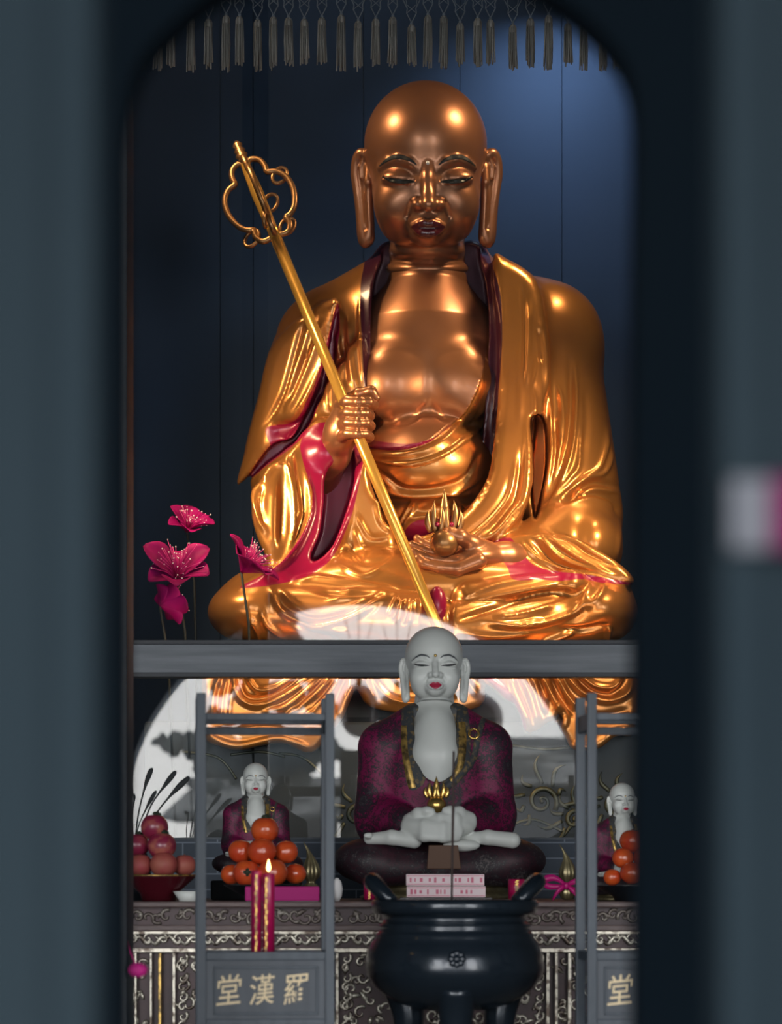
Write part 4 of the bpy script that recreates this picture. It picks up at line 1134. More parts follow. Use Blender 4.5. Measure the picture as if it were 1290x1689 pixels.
def throne():
    y = 8.40; k = mm(y)
    t = thing('stone_throne', 'grey stone throne carved with sun spirals under the gilded statue', 'throne', (.1, 8.9, zb))
    top = W(0, 1190, y)[2]
    bx('plinth_block', (-.76, y, zb), (.90, 9.5, top), M_PED, t, .01)
    bx('seat_block', (-.60, y + .12, top), (.78, 9.4, W(0, 1062, y)[2]), M_PED, t, .02)
    b = MB()
    def px(u, v): q = W(u, v, y); return (q[0], q[2])
    for (u, v, r) in ((894, 1322, 26), (948, 1352, 18), (588, 1345, 20), (1015, 1330, 22)):
        b = MB(); c = px(u, v); spiral(c, r * k, 1.5, 4.6 * k, y - .004, b, 1, -.6)
        b.ball((c[0], y - .002, c[1]), (4 * k, .012, 4 * k), 10, 8)
        for j in range(15):
            a = -.5 + j * .30 + (u % 7) * .05
            if j % 2: continue
            L = r * rnd.uniform(1.6, 3.6); m0 = r * 1.15
            pts = []; rr = []
            for i in range(7):
                q = i / 6; ro = (m0 + (L - m0) * q) * k; aa = a + .22 * math.sin(q * 3)
                pts.append((c[0] + ro * math.cos(aa), y - .003, c[1] + ro * math.sin(aa))); rr.append(k * 3.6 * (math.sin(PI * min(1, .25 + q * .75)) + .05))
            b.tube(pts, rr, 6, flat=.7)
        tag(b.build('sun_relief', M_RELIEF, t), 'worn gilt carving of a spiral sun')
    for (p0, p1, p2) in (((843, 1362), (880, 1352), (930, 1372)), ((930, 1378), (960, 1350), (1000, 1376)), ((846, 1230), (900, 1236), (950, 1232))):
        MB().tube([(q[0], y - .002, q[1]) for q in (px(*p) for p in cat((p0, p1, p2), 14))], 2.6 * k, 6).build('carved_line', M_RELIEF, t)
    for (p0, p1, p2) in (((460, 1243), (500, 1250), (545, 1290)), ((300, 1240), (360, 1250), (390, 1285)), ((380, 1245), (430, 1240), (470, 1248))):
        MB().tube([(q[0], y - .002, q[1]) for q in (px(*p) for p in cat((p0, p1, p2), 14))], 2.2 * k, 6).build('carved_line', M_RELIEF, t)
throne()
def valance():
    y = 8.15; k = mm(y)
    v = thing('tassel_valance', 'row of grey thread tassels hanging from a knotted net across the top', 'valance', W(645, -40, y))
    bx('hanging_bar', (W(150, 0, y)[0], y - .01, W(0, -42, y)[2]), (W(1140, 0, y)[0], y + .01, W(0, -60, y)[2]), M_WOOD, v)
    us = [232, 261, 282, 315, 344, 373, 395, 425, 451, 476, 502, 531, 563, 591, 620, 648, 679, 706, 732, 759, 788, 809, 846, 875, 905, 937, 963, 995, 1020, 1050]
    b = MB()
    for i, u in enumerate(us):
        vt = 30 + (7 if i % 3 == 1 else 0) + rnd.uniform(-5, 5); vb = 112 + rnd.uniform(-8, 10)
        t = MB(); r = 5.2
        c = W(u, 0, y)[0]
        prof = []
        t.lathe([(.5 * k, W(0, vt - 2, y)[2]), (4.4 * k, W(0, vt, y)[2]), (6.4 * k, W(0, vt + 5, y)[2]), (6 * k, W(0, vt + 12, y)[2])][::-1], (c, y, 0), 10)
        for j in range(13):
            a = 2 * PI * j / 13; q = (6.2 if j % 2 else 3.6) + rnd.uniform(-.4, .4); e = rnd.uniform(-12, 2)
            dx, dy = q * math.cos(a), q * math.sin(a) * .8
            t.tube([W(u + dx * .9, vt + 4, y + dy * k), W(u + dx * 1.05 + rnd.uniform(-.4, .4), (vt + vb) / 2, y + dy * k), W(u + dx * 1.15 + rnd.uniform(-1.4, 1.4), vb + e, y + dy * k)], 1.45 * k, 5)
        o = t.build('tassel', M_TASSEL, v)
        q = MB(); q.ball(W(u, vt - 3, y), 2.6 * k, 8, 6); tag(q.build('bead', M_NET, o), 'small knot bead')
        for s in (-1, 1):
            b.tube([W(u, vt - 4, y), W(u + s * 8, vt - 20, y), W(u + s * 7, vt - 28, y), W(u + s * 15, vt - 44, y), W(u + s * 4, vt - 60, y), W(u + s * 16, -46, y)], 1.0 * k, 4)
            b.tube([W(u + s * 8, vt - 20, y), W(u - s * 8, vt - 34, y), W(u - s * 14, -46, y)], .7 * k, 4)
    b.build('cord_net', M_NET, v)
valance()

# ------------------------------------------------------------------ the gilded statue and what it holds
gilded_figure()
def staff():
    B = Vector(P(727, 1046, -398)); Hn = Vector(P(591, 692, -262)); T_ = Vector(P(452, 385, -146)); E_ = Vector(P(400, 228, -88))
    ax = (T_ - B).normalized(); k = .0018
    T_ = B + ax * (T_ - B).length
    s = thing('ringed_staff', 'long golden monk staff with ringed open head, held across the chest', 'staff', B)
    b = MB(); b.tube([B, B.lerp(T_, .5), T_], [.0165, .0175, .0185], 20); b.build('shaft', M_STAFF, s)
    L = (E_ - T_).length
    side = Vector((.93, 0, .37)); side = (side - ax * side.dot(ax)).normalized(); dep = ax.cross(side)
    b = MB(); b.tube([T_ - ax * .02, T_ + ax * .02, T_ + ax * (L * .45), T_ + ax * (L * .78), T_ + ax * (L * .80)], [.020, .018, .021, .015, .012], 12); b.build('core', M_STAFF, s)
    b = MB()
    prof = [(0, .76, .015), (0, .79, .021), (0, .82, .013), (0, .85, .021), (0, .87, .012), (0, .90, .019), (0, .93, .011), (0, .96, .017), (0, 1.0, .007)]
    b.tube([T_ + ax * (L * p[1]) for p in prof], [p[2] for p in prof], 12); b.build('finial', M_STAFF_DARK, s)
    # cloud-shaped loops, one pair across and one pair in depth
    half = [(0.012, -.01), (.045, -.012), (.062, .012), (.058, .035), (.075, .040), (.10, .062), (.118, .11), (.112, .16), (.085, .19), (.058, .198), (.060, .215), (.050, .245), (.022, .258), (.006, .245)]
    for d in (side, -side, dep, -dep):
        pts = [T_ + d * p[0] * .95 + ax * (p[1] * L / .33) for p in cat(half, 42)]
        o = MB().tube(pts, .0098, 8).build('loop', M_STAFF_DARK, s)
    for d, h, tilt in ((side, .035, .3), (-side, .04, -.2), (dep, .10, 0), (-dep, .05, 0), (side, .20, .5)):
        c = T_ + d * (.060 if h < .15 else .10) + ax * (h * L / .33) - Vector((0, 0, .030))
        if d == dep: c = T_ + dep * .055 + side * .03 + ax * (.13 * L / .33)
        e1 = Vector((0, .35, 1)).normalized() if d != dep else Vector((0, .1, 1)).normalized(); e2 = (d if d != dep else side)
        pts = [c + e1 * math.cos(a) * .028 + (e2 * .9 + Vector((0, .3, 0))) * math.sin(a) * .028 for a in [2 * PI * i / 24 for i in range(24)]]
        MB().tube(pts, .0062, 8, closed=True).build('ring', M_STAFF_DARK, s)
    return s
staff()
flaming_jewel('wish_jewel', 'dark glossy orb with brass flames cupped in the gilded lap hand', 733, 896, 24, P(0, 0, -282)[1], 72, M_STAFF_DARK, M_LINING)

def flower(u, v, y, r, face, label, dark=False):
    root = thing('lotus_flower', label, 'flower', W(u, v, y), 'silk flowers beside the gilded statue')
    k = mm(y); c = Vector(W(u, v, y))
    M = Matrix.Translation(c) @ Euler(face).to_matrix().to_4x4()
    for j, (a, ln, tilt) in enumerate([(i * 2 * PI / 6 + .35, rnd.uniform(.85, 1.05), rnd.uniform(.25, .75)) for i in range(6)]):
        V = []; Fs = []; n, m = 9, 7
        for i in range(n):
            t = i / (n - 1); wd = .40 * math.sin(PI * (t ** 1.15) * .90 + .14)
            for q in range(m):
                e = (q / (m - 1) - .5) * 2
                V.append((r * k * ln * t, r * k * wd * e, r * k * (tilt * t + .22 * e * e * wd * 2 + .12 * math.sin(t * 3))))
        for i in range(n - 1):
            for q in range(m - 1): Fs.append((i * m + q, i * m + q + 1, (i + 1) * m + q + 1, (i + 1) * m + q))
        b = MB(); b.add([(M @ (Matrix.Rotation(a, 4, 'Z') @ Vector(p))) for p in V], Fs, True)
        o = b.build('petal', M_PETAL, root); md = o.modifiers.new('thick', 'SOLIDIFY'); md.thickness = .002
    b = MB(); tips = MB()
    for j in range(46):
        a = rnd.uniform(0, 2 * PI); s = rnd.uniform(.1, .75); h = r * k * rnd.uniform(.55, .95)
        p = [Vector((0, 0, 0)), Vector((s * .4 * r * k * math.cos(a), s * .4 * r * k * math.sin(a), h * .6)), Vector((s * r * k * math.cos(a), s * r * k * math.sin(a), h))]
        b.tube([M @ q for q in p], .0009, 4); tips.ball(M @ p[2], .0024 if j % 3 == 0 else .0015, 6, 4)
    b.build('stamen_tuft', M_STAMEN, root); tag(tips.build('stamen_tips', M_TIP, root), 'pale dots at the stamen ends')
    b = MB(); b.tube([c, c + Vector((.02, .05, -.15)), (c.x + .04, c.y + .1, zb)], .004, 6); b.build('stem', M_STEM, root)
flower(292, 958, 8.25, 62, (.75, -.1, .2), 'magenta silk lotus wide open, nearest the cabinet\'s left edge')
flower(398, 944, 8.32, 58, (.7, .35, .9), 'magenta silk lotus half hidden behind the gilded knee')
flower(264, 1000, 8.18, 42, (1.2, .1, 2.2), 'small magenta silk lotus lowest of the cluster')
flower(308, 878, 8.62, 44, (.6, .1, .4), 'dim magenta silk lotus highest of the cluster')

# ------------------------------------------------------------------ altar table with carved apron
YT = 6.6; zT = ZC - (1487 - HY) * YT / F
def altar():
    y = YT; k = mm(y)
    t = thing('altar_table', 'long carved altar table of dark wood with worn silver scrollwork', 'table', (0, 7.2, 0))
    def z(v): return W(0, v, y)[2]
    bx('tabletop', (-1.0, y, z(1497)), (1.0, 7.80, zT), M_TABEDGE, t, .004)
    bx('frieze_board', (-.97, y + .03, z(1527)), (.97, y + .06, z(1497)), M_TAB, t)
    bx('moulding', (-.98, y + .012, z(1536)), (.98, y + .05, z(1526)), M_TABEDGE, t, .003)
    bx('apron_board', (-.97, y + .035, z(1566)), (.97, y + .06, z(1536)), M_TAB, t)
    bx('lower_board', (-.97, y + .05, .05), (.97, y + .08, z(1566)), M_TAB, t)
    bx('moulding', (-.97, y + .03, z(1572)), (.97, y + .055, z(1564)), M_SILVER, t, .002)
    bx('moulding', (-.97, y + .026, z(1541)), (.97, y + .045, z(1536)), M_SILVER, t, .001)
    for s in (-1, 1):
        for yy in (y + .06, 7.7): bx('leg', (s * .93 - .04, yy, 0), (s * .93 + .04, yy + .08, z(1497)), M_TAB, t)
    b = MB()
    x = -.95; i = 0
    while x < .95:       # frieze: lively leaf scrolls
        cz = z(1512); r = rnd.uniform(9, 13) * k
        spiral((x, cz + rnd.uniform(-3, 3) * k), r, rnd.uniform(.7, 1.1), 3.3 * k, y + .026, b, 1 if i % 2 else -1, rnd.uniform(0, 6), n=14)
        if i % 2 == 0:
            L = rnd.uniform(12, 22) * k; a = rnd.uniform(-.7, .7)
            pts = [(x + L * q * math.cos(a), y + .026, cz + L * q * math.sin(a) + 3 * k * math.sin(q * 3)) for q in (0, .3, .6, 1)]
            b.tube(pts, [1.4 * k, 4.6 * k, 3.6 * k, .4 * k], 6, flat=.7)
        x += rnd.uniform(13, 20) * k; i += 1
    b.build('frieze_scrollwork', M_TABCARVE, t)
    b = MB(); x = -.95; i = 0
    while x < .95:       # apron: long running scrolls
        s = 1 if i % 2 else -1
        pts = [(x + q * 26 * k, y + .03, z(1551) + s * 7 * k * math.sin(q * 2 * PI) * (1 - .3 * q)) for q in np.linspace(0, 1, 12)]
        b.tube(pts, [3.0 * k * (.5 + math.sin(PI * q)) for q in np.linspace(0, 1, 12)], 6, flat=.8)
        spiral((x + 20 * k, z(1549)), 8 * k, 1.1, 2.7 * k, y + .03, b, s, 1.5, n=14)
        b.tube([(x + 4 * k, y + .03, z(1542)), (x + 12 * k, y + .03, z(1549)), (x + 15 * k, y + .03, z(1558))], [1 * k, 2.6 * k, .5 * k], 6)
        x += 25 * k; i += 1
    b.build('apron_scrollwork', M_SILVER, t)
    # stiles and the carved fields between them
    st = [(120, 5), (168, 5), (222, 4), (247, 4), (285, 5), (556, 5), (905, 6), (919, 5), (941, 6), (1006, 5), (1080, 5), (1140, 5)]
    for u, w in st: bx('stile', (W(u, 0, y)[0] - w * k / 2, y + .028, .1), (W(u, 0, y)[0] + w * k / 2, y + .052, z(1572)), M_SILVER, t, .0015)
    tag(bx('stile', (W(262, 0, y)[0] - 2.5 * k, y + .026, .1), (W(262, 0, y)[0] + 2.5 * k, y + .052, z(1572)), M_GOLDTRIM, t, .0015), 'gilt stile')
    b = MB()
    for (u0, u1) in ((205, 243), (290, 552), (562, 900), (923, 938), (945, 1003), (1012, 1075)):
        b = MB(); n = int((u1 - u0) * 105 / 260)
        for q in range(max(8, n)):
            u, v = rnd.uniform(u0 + 5, u1 - 5), rnd.uniform(1580, 1720)
            X, Z = W(u, v, y)[0], W(u, v, y)[2]
            if rnd.random() < .6: spiral((X, Z), rnd.uniform(8, 14) * k, rnd.uniform(.6, 1.2), 3.2 * k, y + .046, b, rnd.choice((-1, 1)), rnd.uniform(0, 6), n=12)
            else:
                a = rnd.uniform(0, PI); L = rnd.uniform(12, 26) * k
                b.tube([(X + L * e * math.cos(a), y + .046, Z + L * e * math.sin(a) + 3 * k * math.sin(3 * e)) for e in (0, .3, .7, 1)], [1.1 * k, 4.4 * k, 3.6 * k, .4 * k], 6, flat=.8)
        if u1 - u0 > 60:     # running border up the sides of each field
            for uu in (u0 + 9, u1 - 9):
                for v in range(1582, 1720, 16): spiral((W(uu, v, y)[0], W(0, v, y)[2]), 9 * k, .95, 3.0 * k, y + .044, b, 1 if (v // 16) % 2 else -1, 1, n=12)
        b.build('panel_scrollwork', M_SILVER, t)
M_TABCARVE = mat('dark carved leaves', (.14, .115, .10), .42, .35, 0, (45, (.34, .31, .27), .5, .66))
altar()

# ------------------------------------------------------------------ on the table
big = small_figure()
def place_copy(src, u, v, Y, s, rz, label):
    c = copy_tree(src); c.location = W(u, v, Y); c.scale = (s,) * 3; c.rotation_euler = (0, 0, rz); c['label'] = label
    return c
sL = .43 * 7.1 / 7.2
place_copy(big, 424, 1452, 7.1, sL, .05, 'small white-faced monk figurine behind the pile of persimmons in the left lantern')
place_copy(big, 1029, 1485, 6.95, .43 * 6.95 / 7.2, .12, 'small white-faced monk figurine at right, half hidden by the near door frame')
y = 7.1; q = W(424, 1452, y); tag(MB().box((q[0] - .115, y - .09, zT), (q[0] + .115, y + .08, q[2]), .006).build('figurine_stand', M_STAND), 'black block stand under the left figurine', 'stand')
flaming_jewel('flame_jewel', 'small gold orb with flames on the largest figurine\'s joined hands', 720, 1328, 16, 7.2 - .16, 36, M_GOLD)
o = flaming_jewel
def fruit(kind, u, v, r, Y, m, label, group, cat_, cal=None):
    t = thing(kind, label, cat_, W(u, v + r, Y), group); k = mm(Y)
    ph = rnd.uniform(0, 6)
    def jit(tt, a): return 1 + .018 * math.sin(4 * a + ph) * math.sin(tt) - .10 * math.exp(-(tt / .35) ** 2)
    b = MB(); b.ball(W(u, v, Y), (r * k, r * k, r * k * .94), 26, 18, jit); b.build('flesh', m, t)
    if cal:
        b = MB(); c = Vector(W(u, v, Y)); d = Vector(cal).normalized(); p = c + d * r * k * .93
        for j in range(4):
            a = j * PI / 2 + ph; e = d.orthogonal().normalized(); f2 = d.cross(e)
            w = (e * math.cos(a) + f2 * math.sin(a))
            b.tube([p, p + w * r * k * .22 + d * .001, p + w * r * k * .34 - d * r * k * .05], [r * k * .12, r * k * .13, r * k * .03], 6, flat=.4)
        b.ball(p, r * k * .20, 10, 8); tag(b.build('calyx', m if m is None else M_CAL, t), 'dark calyx')
    return t
OR = 'waxed persimmons piled on the left plate'
for (u, v, r, Y, cal, lb) in (
    (382, 1442, 17, 6.72, None, 'small persimmon at the far left of the bottom row, left plate'),
    (407, 1440, 22, 6.68, (.1, -1, .05), 'bottom row persimmon with a dark calyx, left plate'),
    (450, 1439, 23, 6.68, None, 'bottom row persimmon right behind the lit candle'),
    (487, 1441, 17, 6.75, None, 'pinkish persimmon at the right end of the bottom row, left plate'),
    (428, 1441, 20, 6.86, None, 'bottom row persimmon at the back of the left pile'),
    (397, 1404, 19.5, 6.73, None, 'left persimmon of the middle row on the left plate'),
    (432, 1404, 22, 6.69, None, 'middle persimmon of the middle row on the left plate'),
    (472, 1405, 19, 6.74, None, 'right persimmon of the middle row on the left plate'),
    (437, 1369, 22, 6.73, (.1, -.2, 1), 'single persimmon on top of the left pile')):
    fruit('persimmon', u, v, r * 1.07, Y, M_ORANGE, lb, OR, 'fruit', cal)
def plate(name, u, v, r, Y, m, label, h=10, rim=None):
    k = mm(Y); t = thing(name, label, 'plate', (W(u, v, Y)[0], Y, zT)); ztop = W(0, v, Y)[2]
    b = MB(); H = ztop - zT
    b.lathe([(r * k * .45, 0), (r * k * .5, H * .3), (r * k * .97, H * .92), (r * k, H), (r * k * .96, H), (r * k * .5, H * .5), (.001, H * .5)], (W(u, 0, Y)[0], Y, zT), 40)
    b.build('dish', m, t)
    if rim:
        pts = [(W(u, 0, Y)[0] + r * k * math.cos(a), Y + r * k * math.sin(a), ztop) for a in [2 * PI * i / 40 for i in range(40)]]
        tag(MB().tube(pts, 1.6 * k, 6, closed=True).build('rim', rim, t), 'gold rim')
plate('fruit_plate', 434, 1459, 66, 6.73, M_PLATE, 'shallow black plate under the pile of persimmons at left')
for (u, v, r, Y, m, lb) in (
    (232, 1427, 20, 6.70, M_PEACH, 'dull peach at the left end of the bottom row in the lacquer bowl'),
    (270, 1426, 23, 6.68, M_PEACH, 'peach in the middle of the bottom row in the lacquer bowl'),
    (304, 1427, 19, 6.72, M_PEACH, 'peach at the right end of the bottom row, beside the left lantern'),
    (226, 1394, 21, 6.74, M_APPLE, 'dark apple at the left of the second row, beside the dark post'),
    (267, 1395, 24, 6.70, M_APPLE, 'red apple at the right of the second row above the peaches'),
    (255, 1364, 23, 6.72, M_APPLE, 'red apple with a yellow patch on top of the fruit pile')):
    fruit('apple' if m is M_APPLE else 'peach', u, v, r, Y, m, lb, 'apples and peaches in the lacquer bowl', 'fruit', (.2, -.1, 1) if m is M_APPLE else None)
plate('fruit_bowl', 262, 1444, 62, 6.70, M_LACQ, 'dark red lacquer bowl with gold rim holding apples and peaches', 10, M_GOLDTRIM)
for (u, v, r, Y, lb) in (
    (1010, 1447, 15, 6.72, 'bright orange persimmon at the left end of the right pile'), (1042, 1440, 20, 6.70, 'persimmon at the bottom middle of the right pile'),
    (1027, 1415, 18, 6.73, 'persimmon in the second row of the right pile'), (1062, 1415, 19, 6.74, 'persimmon of the right pile behind the near door frame'), (1043, 1387, 21, 6.76, 'topmost persimmon of the right pile')):
    fruit('persimmon', u, v, r, Y, M_ORANGE, lb, 'waxed persimmons piled on the right plate', 'fruit')
plate('fruit_plate', 1042, 1460, 62, 6.73, M_PLATE, 'shallow black plate under the pile of persimmons at right')

def stems():
    Y = 6.98; k = mm(Y)
    t = thing('stem_vase', 'black vase of dark dried stems behind the apples at left', 'vase', (W(228, 0, Y)[0], Y, zT))
    b = MB(); b.lathe([(18 * k, 0), (26 * k, .04), (20 * k, .10), (11 * k, .15), (14 * k, .165)], (W(226, 0, Y)[0], Y, zT), 24); b.build('vase', M_PLATE, t)
    for pts, w in (([(222, 1400), (228, 1345), (240, 1295), (251, 1266)], 4.5), ([(226, 1400), (246, 1335), (270, 1298), (291, 1271)], 4.5), ([(228, 1400), (256, 1345), (285, 1308), (313, 1281)], 5), ([(222, 1400), (218, 1350), (222, 1315), (214, 1312)], 3.5), ([(224, 1400), (228, 1365), (243, 1330), (258, 1304)], 3.5)):
        c = cat(pts, 20); n = len(c)
        rr = [k * w * (.28 + .72 * math.exp(-((i / n - .78) / .16) ** 2)) * (1 if i < n - 1 else .2) for i in range(n)]
        MB().tube([W(p[0], p[1], Y + .01 * math.sin(i)) if 0 else W(p[0], p[1], Y) for i, p in enumerate(c)], rr, 8, flat=.5).build('stem', M_STEM, t)
stems()
def gourd(u, Y, s, label, v0):
    k = mm(Y); t = thing('brass_gourd', label, 'ornament', W(u, v0, Y), 'brass gourds on the altar')
    P_ = [(6, 0), (11, 3), (14.5, 12), (12, 22), (6.5, 28), (7, 31), (13, 38), (14.5, 47), (11.5, 58), (6, 70), (3, 80), (1.8, 88), (.4, 96)]
    b = MB(); b.lathe([(r * k * s, h * k * s) for r, h in P_], W(u, v0, Y), 48, None, 9, .16)
    b.V = [(p[0] - .00055 * max(0, (p[2] - W(0, v0, Y)[2]) / (k * s) - 66) ** 1.35 * .35, p[1], p[2]) for p in b.V]
    b.build('gourd', M_BRASS, t)
    return t
gourd(513, 6.84, 1.0, 'ribbed brass gourd on the magenta tray beside the left persimmons', 1484)
gourd(936, 6.84, .95, 'ribbed brass gourd tied with a magenta bow, right of the incense burner', 1484)
def bow():
    Y = 6.84 - .028; k = mm(Y); t = thing('ribbon_bow', 'magenta ribbon bow tied round the right brass gourd', 'ribbon', W(934, 1462, Y))
    for nm, pts, wd in (('bow_loop', [(934, 1460), (915, 1448), (896, 1452), (905, 1462), (934, 1462)], 6), ('bow_loop', [(934, 1460), (950, 1454), (962, 1462), (955, 1470), (934, 1462)], 6), ('ribbon_tail', [(934, 1461), (922, 1468), (912, 1483)], 5), ('ribbon_tail', [(934, 1461), (946, 1470), (952, 1480)], 5)):
        V = []; Fs = []; c = cat(pts, 22); n = len(c)
        for i, p in enumerate(c):
            for e in (-1, 1): V.append(W(p[0], p[1] + e * wd * (.45 + .55 * math.sin(PI * i / (n - 1))), Y - .006 * math.sin(PI * i / (n - 1) * (2 if nm == 'bow_loop' else 1)) - .002))
        for i in range(n - 1): Fs.append((2 * i, 2 * i + 1, 2 * i + 3, 2 * i + 2))
        b = MB(); b.add(V, Fs, True); o = b.build(nm, M_RIB, t); md = o.modifiers.new('thick', 'SOLIDIFY'); md.thickness = .0012
    MB().ball(W(934, 1461, Y - .006), (5 * k, 4 * k, 6 * k), 12, 8).build('knot', M_RIB, t)
bow()
def tray():
    Y = 6.604; a, b_ = W(404, 1483, Y), W(527, 1462, Y)
    t = thing('cloth_tray', 'low tray under a magenta cloth behind the lit candle', 'tray', (W(465, 0, Y)[0], Y + .013, zT))
    bx('tray_box', (a[0] + .003, Y + .003, zT), (b_[0] - .003, Y + .023, b_[2] - .003), M_PLATE, t)
    bm = bmesh.new(); V = []; Fs = []; nx, ny = 24, 10
    b = MB(); b.box((a[0], Y, zT + .001), (b_[0], Y + .026, b_[2]), .004); tag(b.build('cloth', M_MAG, t), 'magenta cloth')
tray()
def dish(u, v, r, Y, m, name, label):
    k = mm(Y); h = W(0, v, Y)[2] - zT
    o = MB().lathe([(r * k * .6, 0), (r * k * .65, h * .2), (r * k, h), (r * k * .94, h), (r * k * .55, h * .35), (.001, h * .35)], (W(u, 0, Y)[0], Y, zT), 36).build(name, m)
    tag(o, label, 'dish')
dish(311, 1470, 26, 6.640, M_PORC, 'low_dish', 'low pale dish in front of the lacquer fruit bowl')
k = mm(6.75); tag(MB().lathe([(4 * k, 0), (8 * k, 8 * k), (9.5 * k, 20 * k), (7 * k, 32 * k), (2 * k, 38 * k)], (W(556, 0, 6.75)[0], 6.75, zT), 24).build('porcelain_jar', M_WHITE), 'tiny white jar peeping out beside the left lantern', 'jar')
def candle(u0, u1, v0, v1, Y, label, lit=False, stripe=1, group='red candles'):
    k = mm(Y); r = (u1 - u0) / 2 * k; c = W((u0 + u1) / 2, v1, Y); h = (v1 - v0) * k
    t = thing('red_candle', label, 'candle', c, group)
    b = MB(); b.lathe([(r, 0), (r, h * .985), (r * .92, h), (r * .3, h * .985), (.0005, h * .98)], c, 28); b.build('wax', M_RED, t)
    for e in ([-.42, .42] if stripe == 2 else [.0 if stripe == 1 else -.35]):
        b = MB(); n = 14
        for i in range(n):
            z0 = c[2] + h * (.03 + .93 * i / n)
            x = r * (e + (.06 if i % 2 else -.06)); yy = -math.sqrt(max(0, r * r - x * x))
            b.box((c[0] + x - r * .16, c[1] + yy - .0012, z0), (c[0] + x + r * .16, c[1] + yy + .004, z0 + h * .93 / n * .86))
        tag(b.build('gold_lettering_strip', M_GOLDTRIM, t), 'gold strip down the front')
    b = MB(); b.tube([(c[0], c[1], c[2] + h * .97), (c[0] + .0006, c[1], c[2] + h + .008)], .0009, 6); b.build('wick', M_WICK, t)
    if lit:
        z0 = c[2] + h + .004
        b = MB(); b.lathe([(.0008, 0), (.0036, .005), (.0042, .010), (.0026, .017), (.0003, .026)], (c[0], c[1], z0), 12); tag(b.build('flame', M_FLAME, t), 'bright candle flame')
    return t

candle(600, 619, 1450, 1484, 6.72, 'short red candle beside the left handle of the incense burner', stripe=1)
candle(838, 866, 1450, 1484, 6.72, 'short red candle beside the right handle of the incense burner', stripe=1)
def packet(u0, u1, v0, v1, Y, label, seed):
    k = mm(Y); a, b_ = W(u0, v1, Y), W(u1, v0, Y); dep = .055
    t = thing('incense_packet', label, 'packet', (a[0] / 2 + b_[0] / 2, Y + dep / 2, a[2]), 'printed incense packets')
    bx('box', (a[0], Y, a[2]), (b_[0], Y + dep, b_[2]), M_PAPERBOX, t, .0012)
    rr = random.Random(seed); b = MB(); w = b_[0] - a[0]; h = b_[2] - a[2]
    b.box((a[0] + w * .02, Y - .0006, a[2] + h * .10), (b_[0] - w * .02, Y + .001, a[2] + h * .16)); b.box((a[0] + w * .02, Y - .0006, a[2] + h * .84), (b_[0] - w * .02, Y + .001, a[2] + h * .90))
    x = a[0] + w * .08
    while x < b_[0] - w * .12:
        if rr.random() < .72:
            s = rr.uniform(.3, .5) * h
            b.box((x, Y - .0006, a[2] + h * .5 - s / 2), (x + .003 + rr.random() * .004, Y + .001, a[2] + h * .5 + s / 2))
        x += .008 + rr.random() * .006
    tag(b.build('printing', M_PRINT, t), 'pink printed ornament')
YP = 6.68
packet(671, 744, 1462, 1480, YP, 'lower left incense packet behind the burner rim', 1); packet(746, 801, 1462, 1480, YP, 'lower right incense packet behind the burner rim', 2)
packet(670, 744, 1442, 1461, YP, 'upper left incense packet of the stack', 3); packet(746, 799, 1442, 1461, YP, 'upper right incense packet of the stack', 4)
q0, q1 = W(660, 1480.2, YP), W(812, 1485, YP)
tag(MB().box((q0[0], YP - .006, zT), (q1[0], YP + .07, q0[2]), .0015).build('packet_tray', M_PLATE), 'thin black tray under the stacked incense packets', 'tray')

